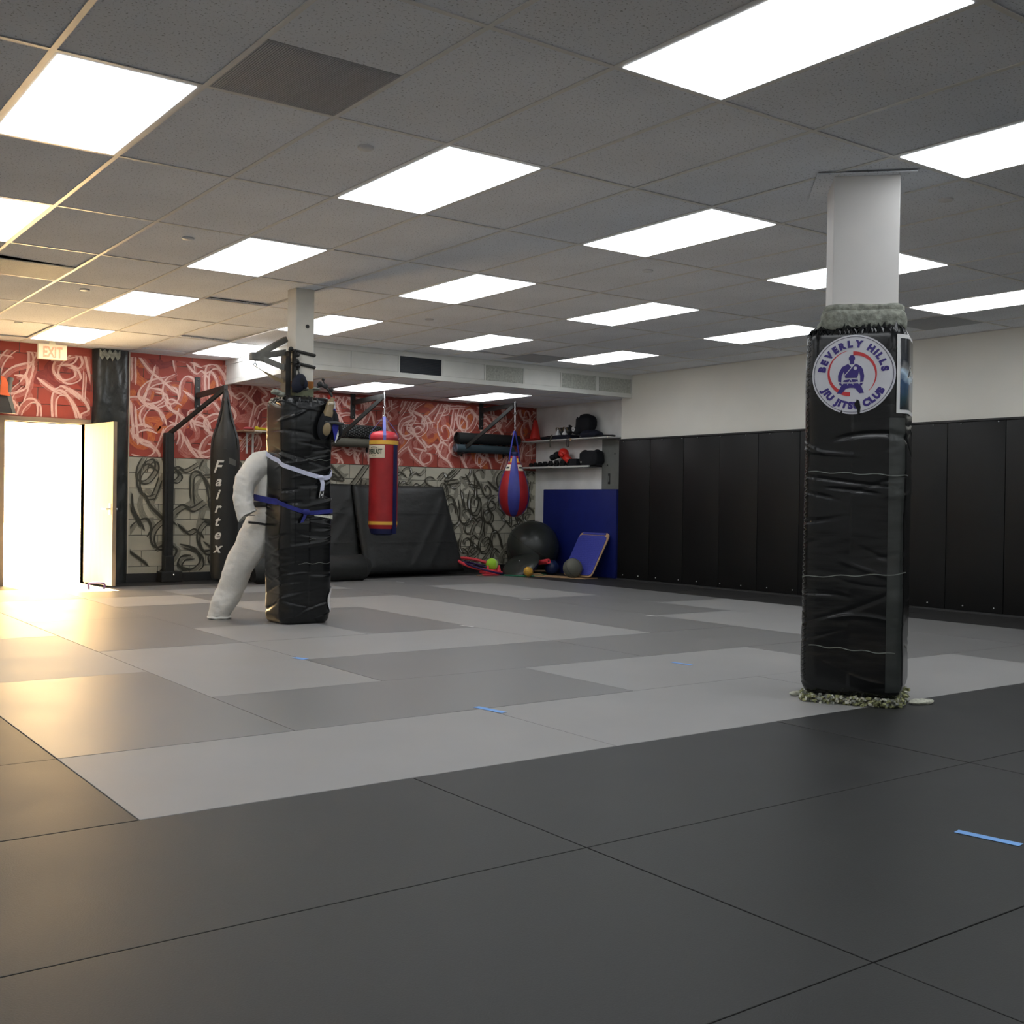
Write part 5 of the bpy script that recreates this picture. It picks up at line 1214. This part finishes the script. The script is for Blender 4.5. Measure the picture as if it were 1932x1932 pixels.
# ------------------------------------------------------------------ kit hanging above the left side of the door
t = thing('wall_hanger', 'black wall hanger with orange and green cloth above the left door jamb', 'hanger', (-.2, 7.5, 1.95))
part('wall_mount', MB().box(-.262, -.215, YW-.10, YW-.003, 2.33, 2.44, bev=.008), m_steel, t)
part('board', slab([(-.33, 1.935), (-.10, 1.935), (-.165, 2.14), (-.33, 2.16)], YW-.16, YW-.12, 0), m_dgrey, t)
part('board_edge', slab([(-.10, 1.935), (-.065, 1.935), (-.125, 2.16), (-.165, 2.14)], YW-.165, YW-.115, 0), m_pgrey, t)
part('orange_cloth', MB().ribbon(spline([(-.215, YW-.17, 2.34), (-.19, YW-.18, 2.27), (-.20, YW-.18, 2.19), (-.185, YW-.18, 2.13)], 5), [Vector((.05+.004*i, 0, -.01)) for i in range(16)], .006), m_orange, t)
part('green_cloth', MB().ribbon(spline([(-.30, YW-.19, 2.20), (-.285, YW-.19, 2.1), (-.275, YW-.19, 2.0)], 5), (.075, 0, 0), .006), m_gcloth, t)
part('black_strap', MB().ribbon([(-.26, YW-.185, 2.35), (-.265, YW-.19, 2.10)], (.05, 0, 0), .008), m_steel, t)
part('tube', MB().tube([(-.125, YW-.14, 2.31), (-.14, YW-.14, 2.17)], .028, 12).tube([(-.118, YW-.14, 2.335), (-.125, YW-.14, 2.30)], .032, 12), m_pgrey, t, True)

# ------------------------------------------------------------------ tape marks on the mats
def tape(p, q, w_, m_, label, grp):
    p, q = Vector((*p, .0017)), Vector((*q, .0017)); d = (q-p).normalized(); n_ = Vector((-d.y, d.x, 0))*w_
    single('tape_strip', MB().ribbon([p, (p+q)/2, q], n_, .0004), m_, label, 'tape', False, grp)
tg = 'tape strips stuck on the mats'
tape((.290, -3.805), (.324, -4.00), .036, m_tape, 'blue tape strip on the charcoal mats at lower right', tg)
tape((.205, -1.232), (.235, -1.432), .040, m_tape, 'blue tape strip near the centre of the light grey mats', tg)
tape((2.178, -.595), (2.200, -.75), .035, m_tape, 'blue tape strip on the light mat left of the near column', tg)
tape((.183, .82), (.215, .712), .05, m_tape, 'small blue tape strip at a mat corner in front of the far column', tg)
tape((2.175, 1.88), (2.195, 1.73), .03, m_tapew, 'white tape mark at a mat corner right of the far column', tg)
tape((4.13, 3.71), (4.193, 3.60), .03, m_tapew, 'white tape mark on the mats halfway to the balls', tg)
tape((4.145, 1.76), (4.167, 1.635), .03, m_tapew, 'white tape mark left of the near column, in the middle distance', tg)
tape((4.203, 6.42), (4.241, 6.297), .03, m_tapew, 'faint white tape mark near the crash mats', tg)
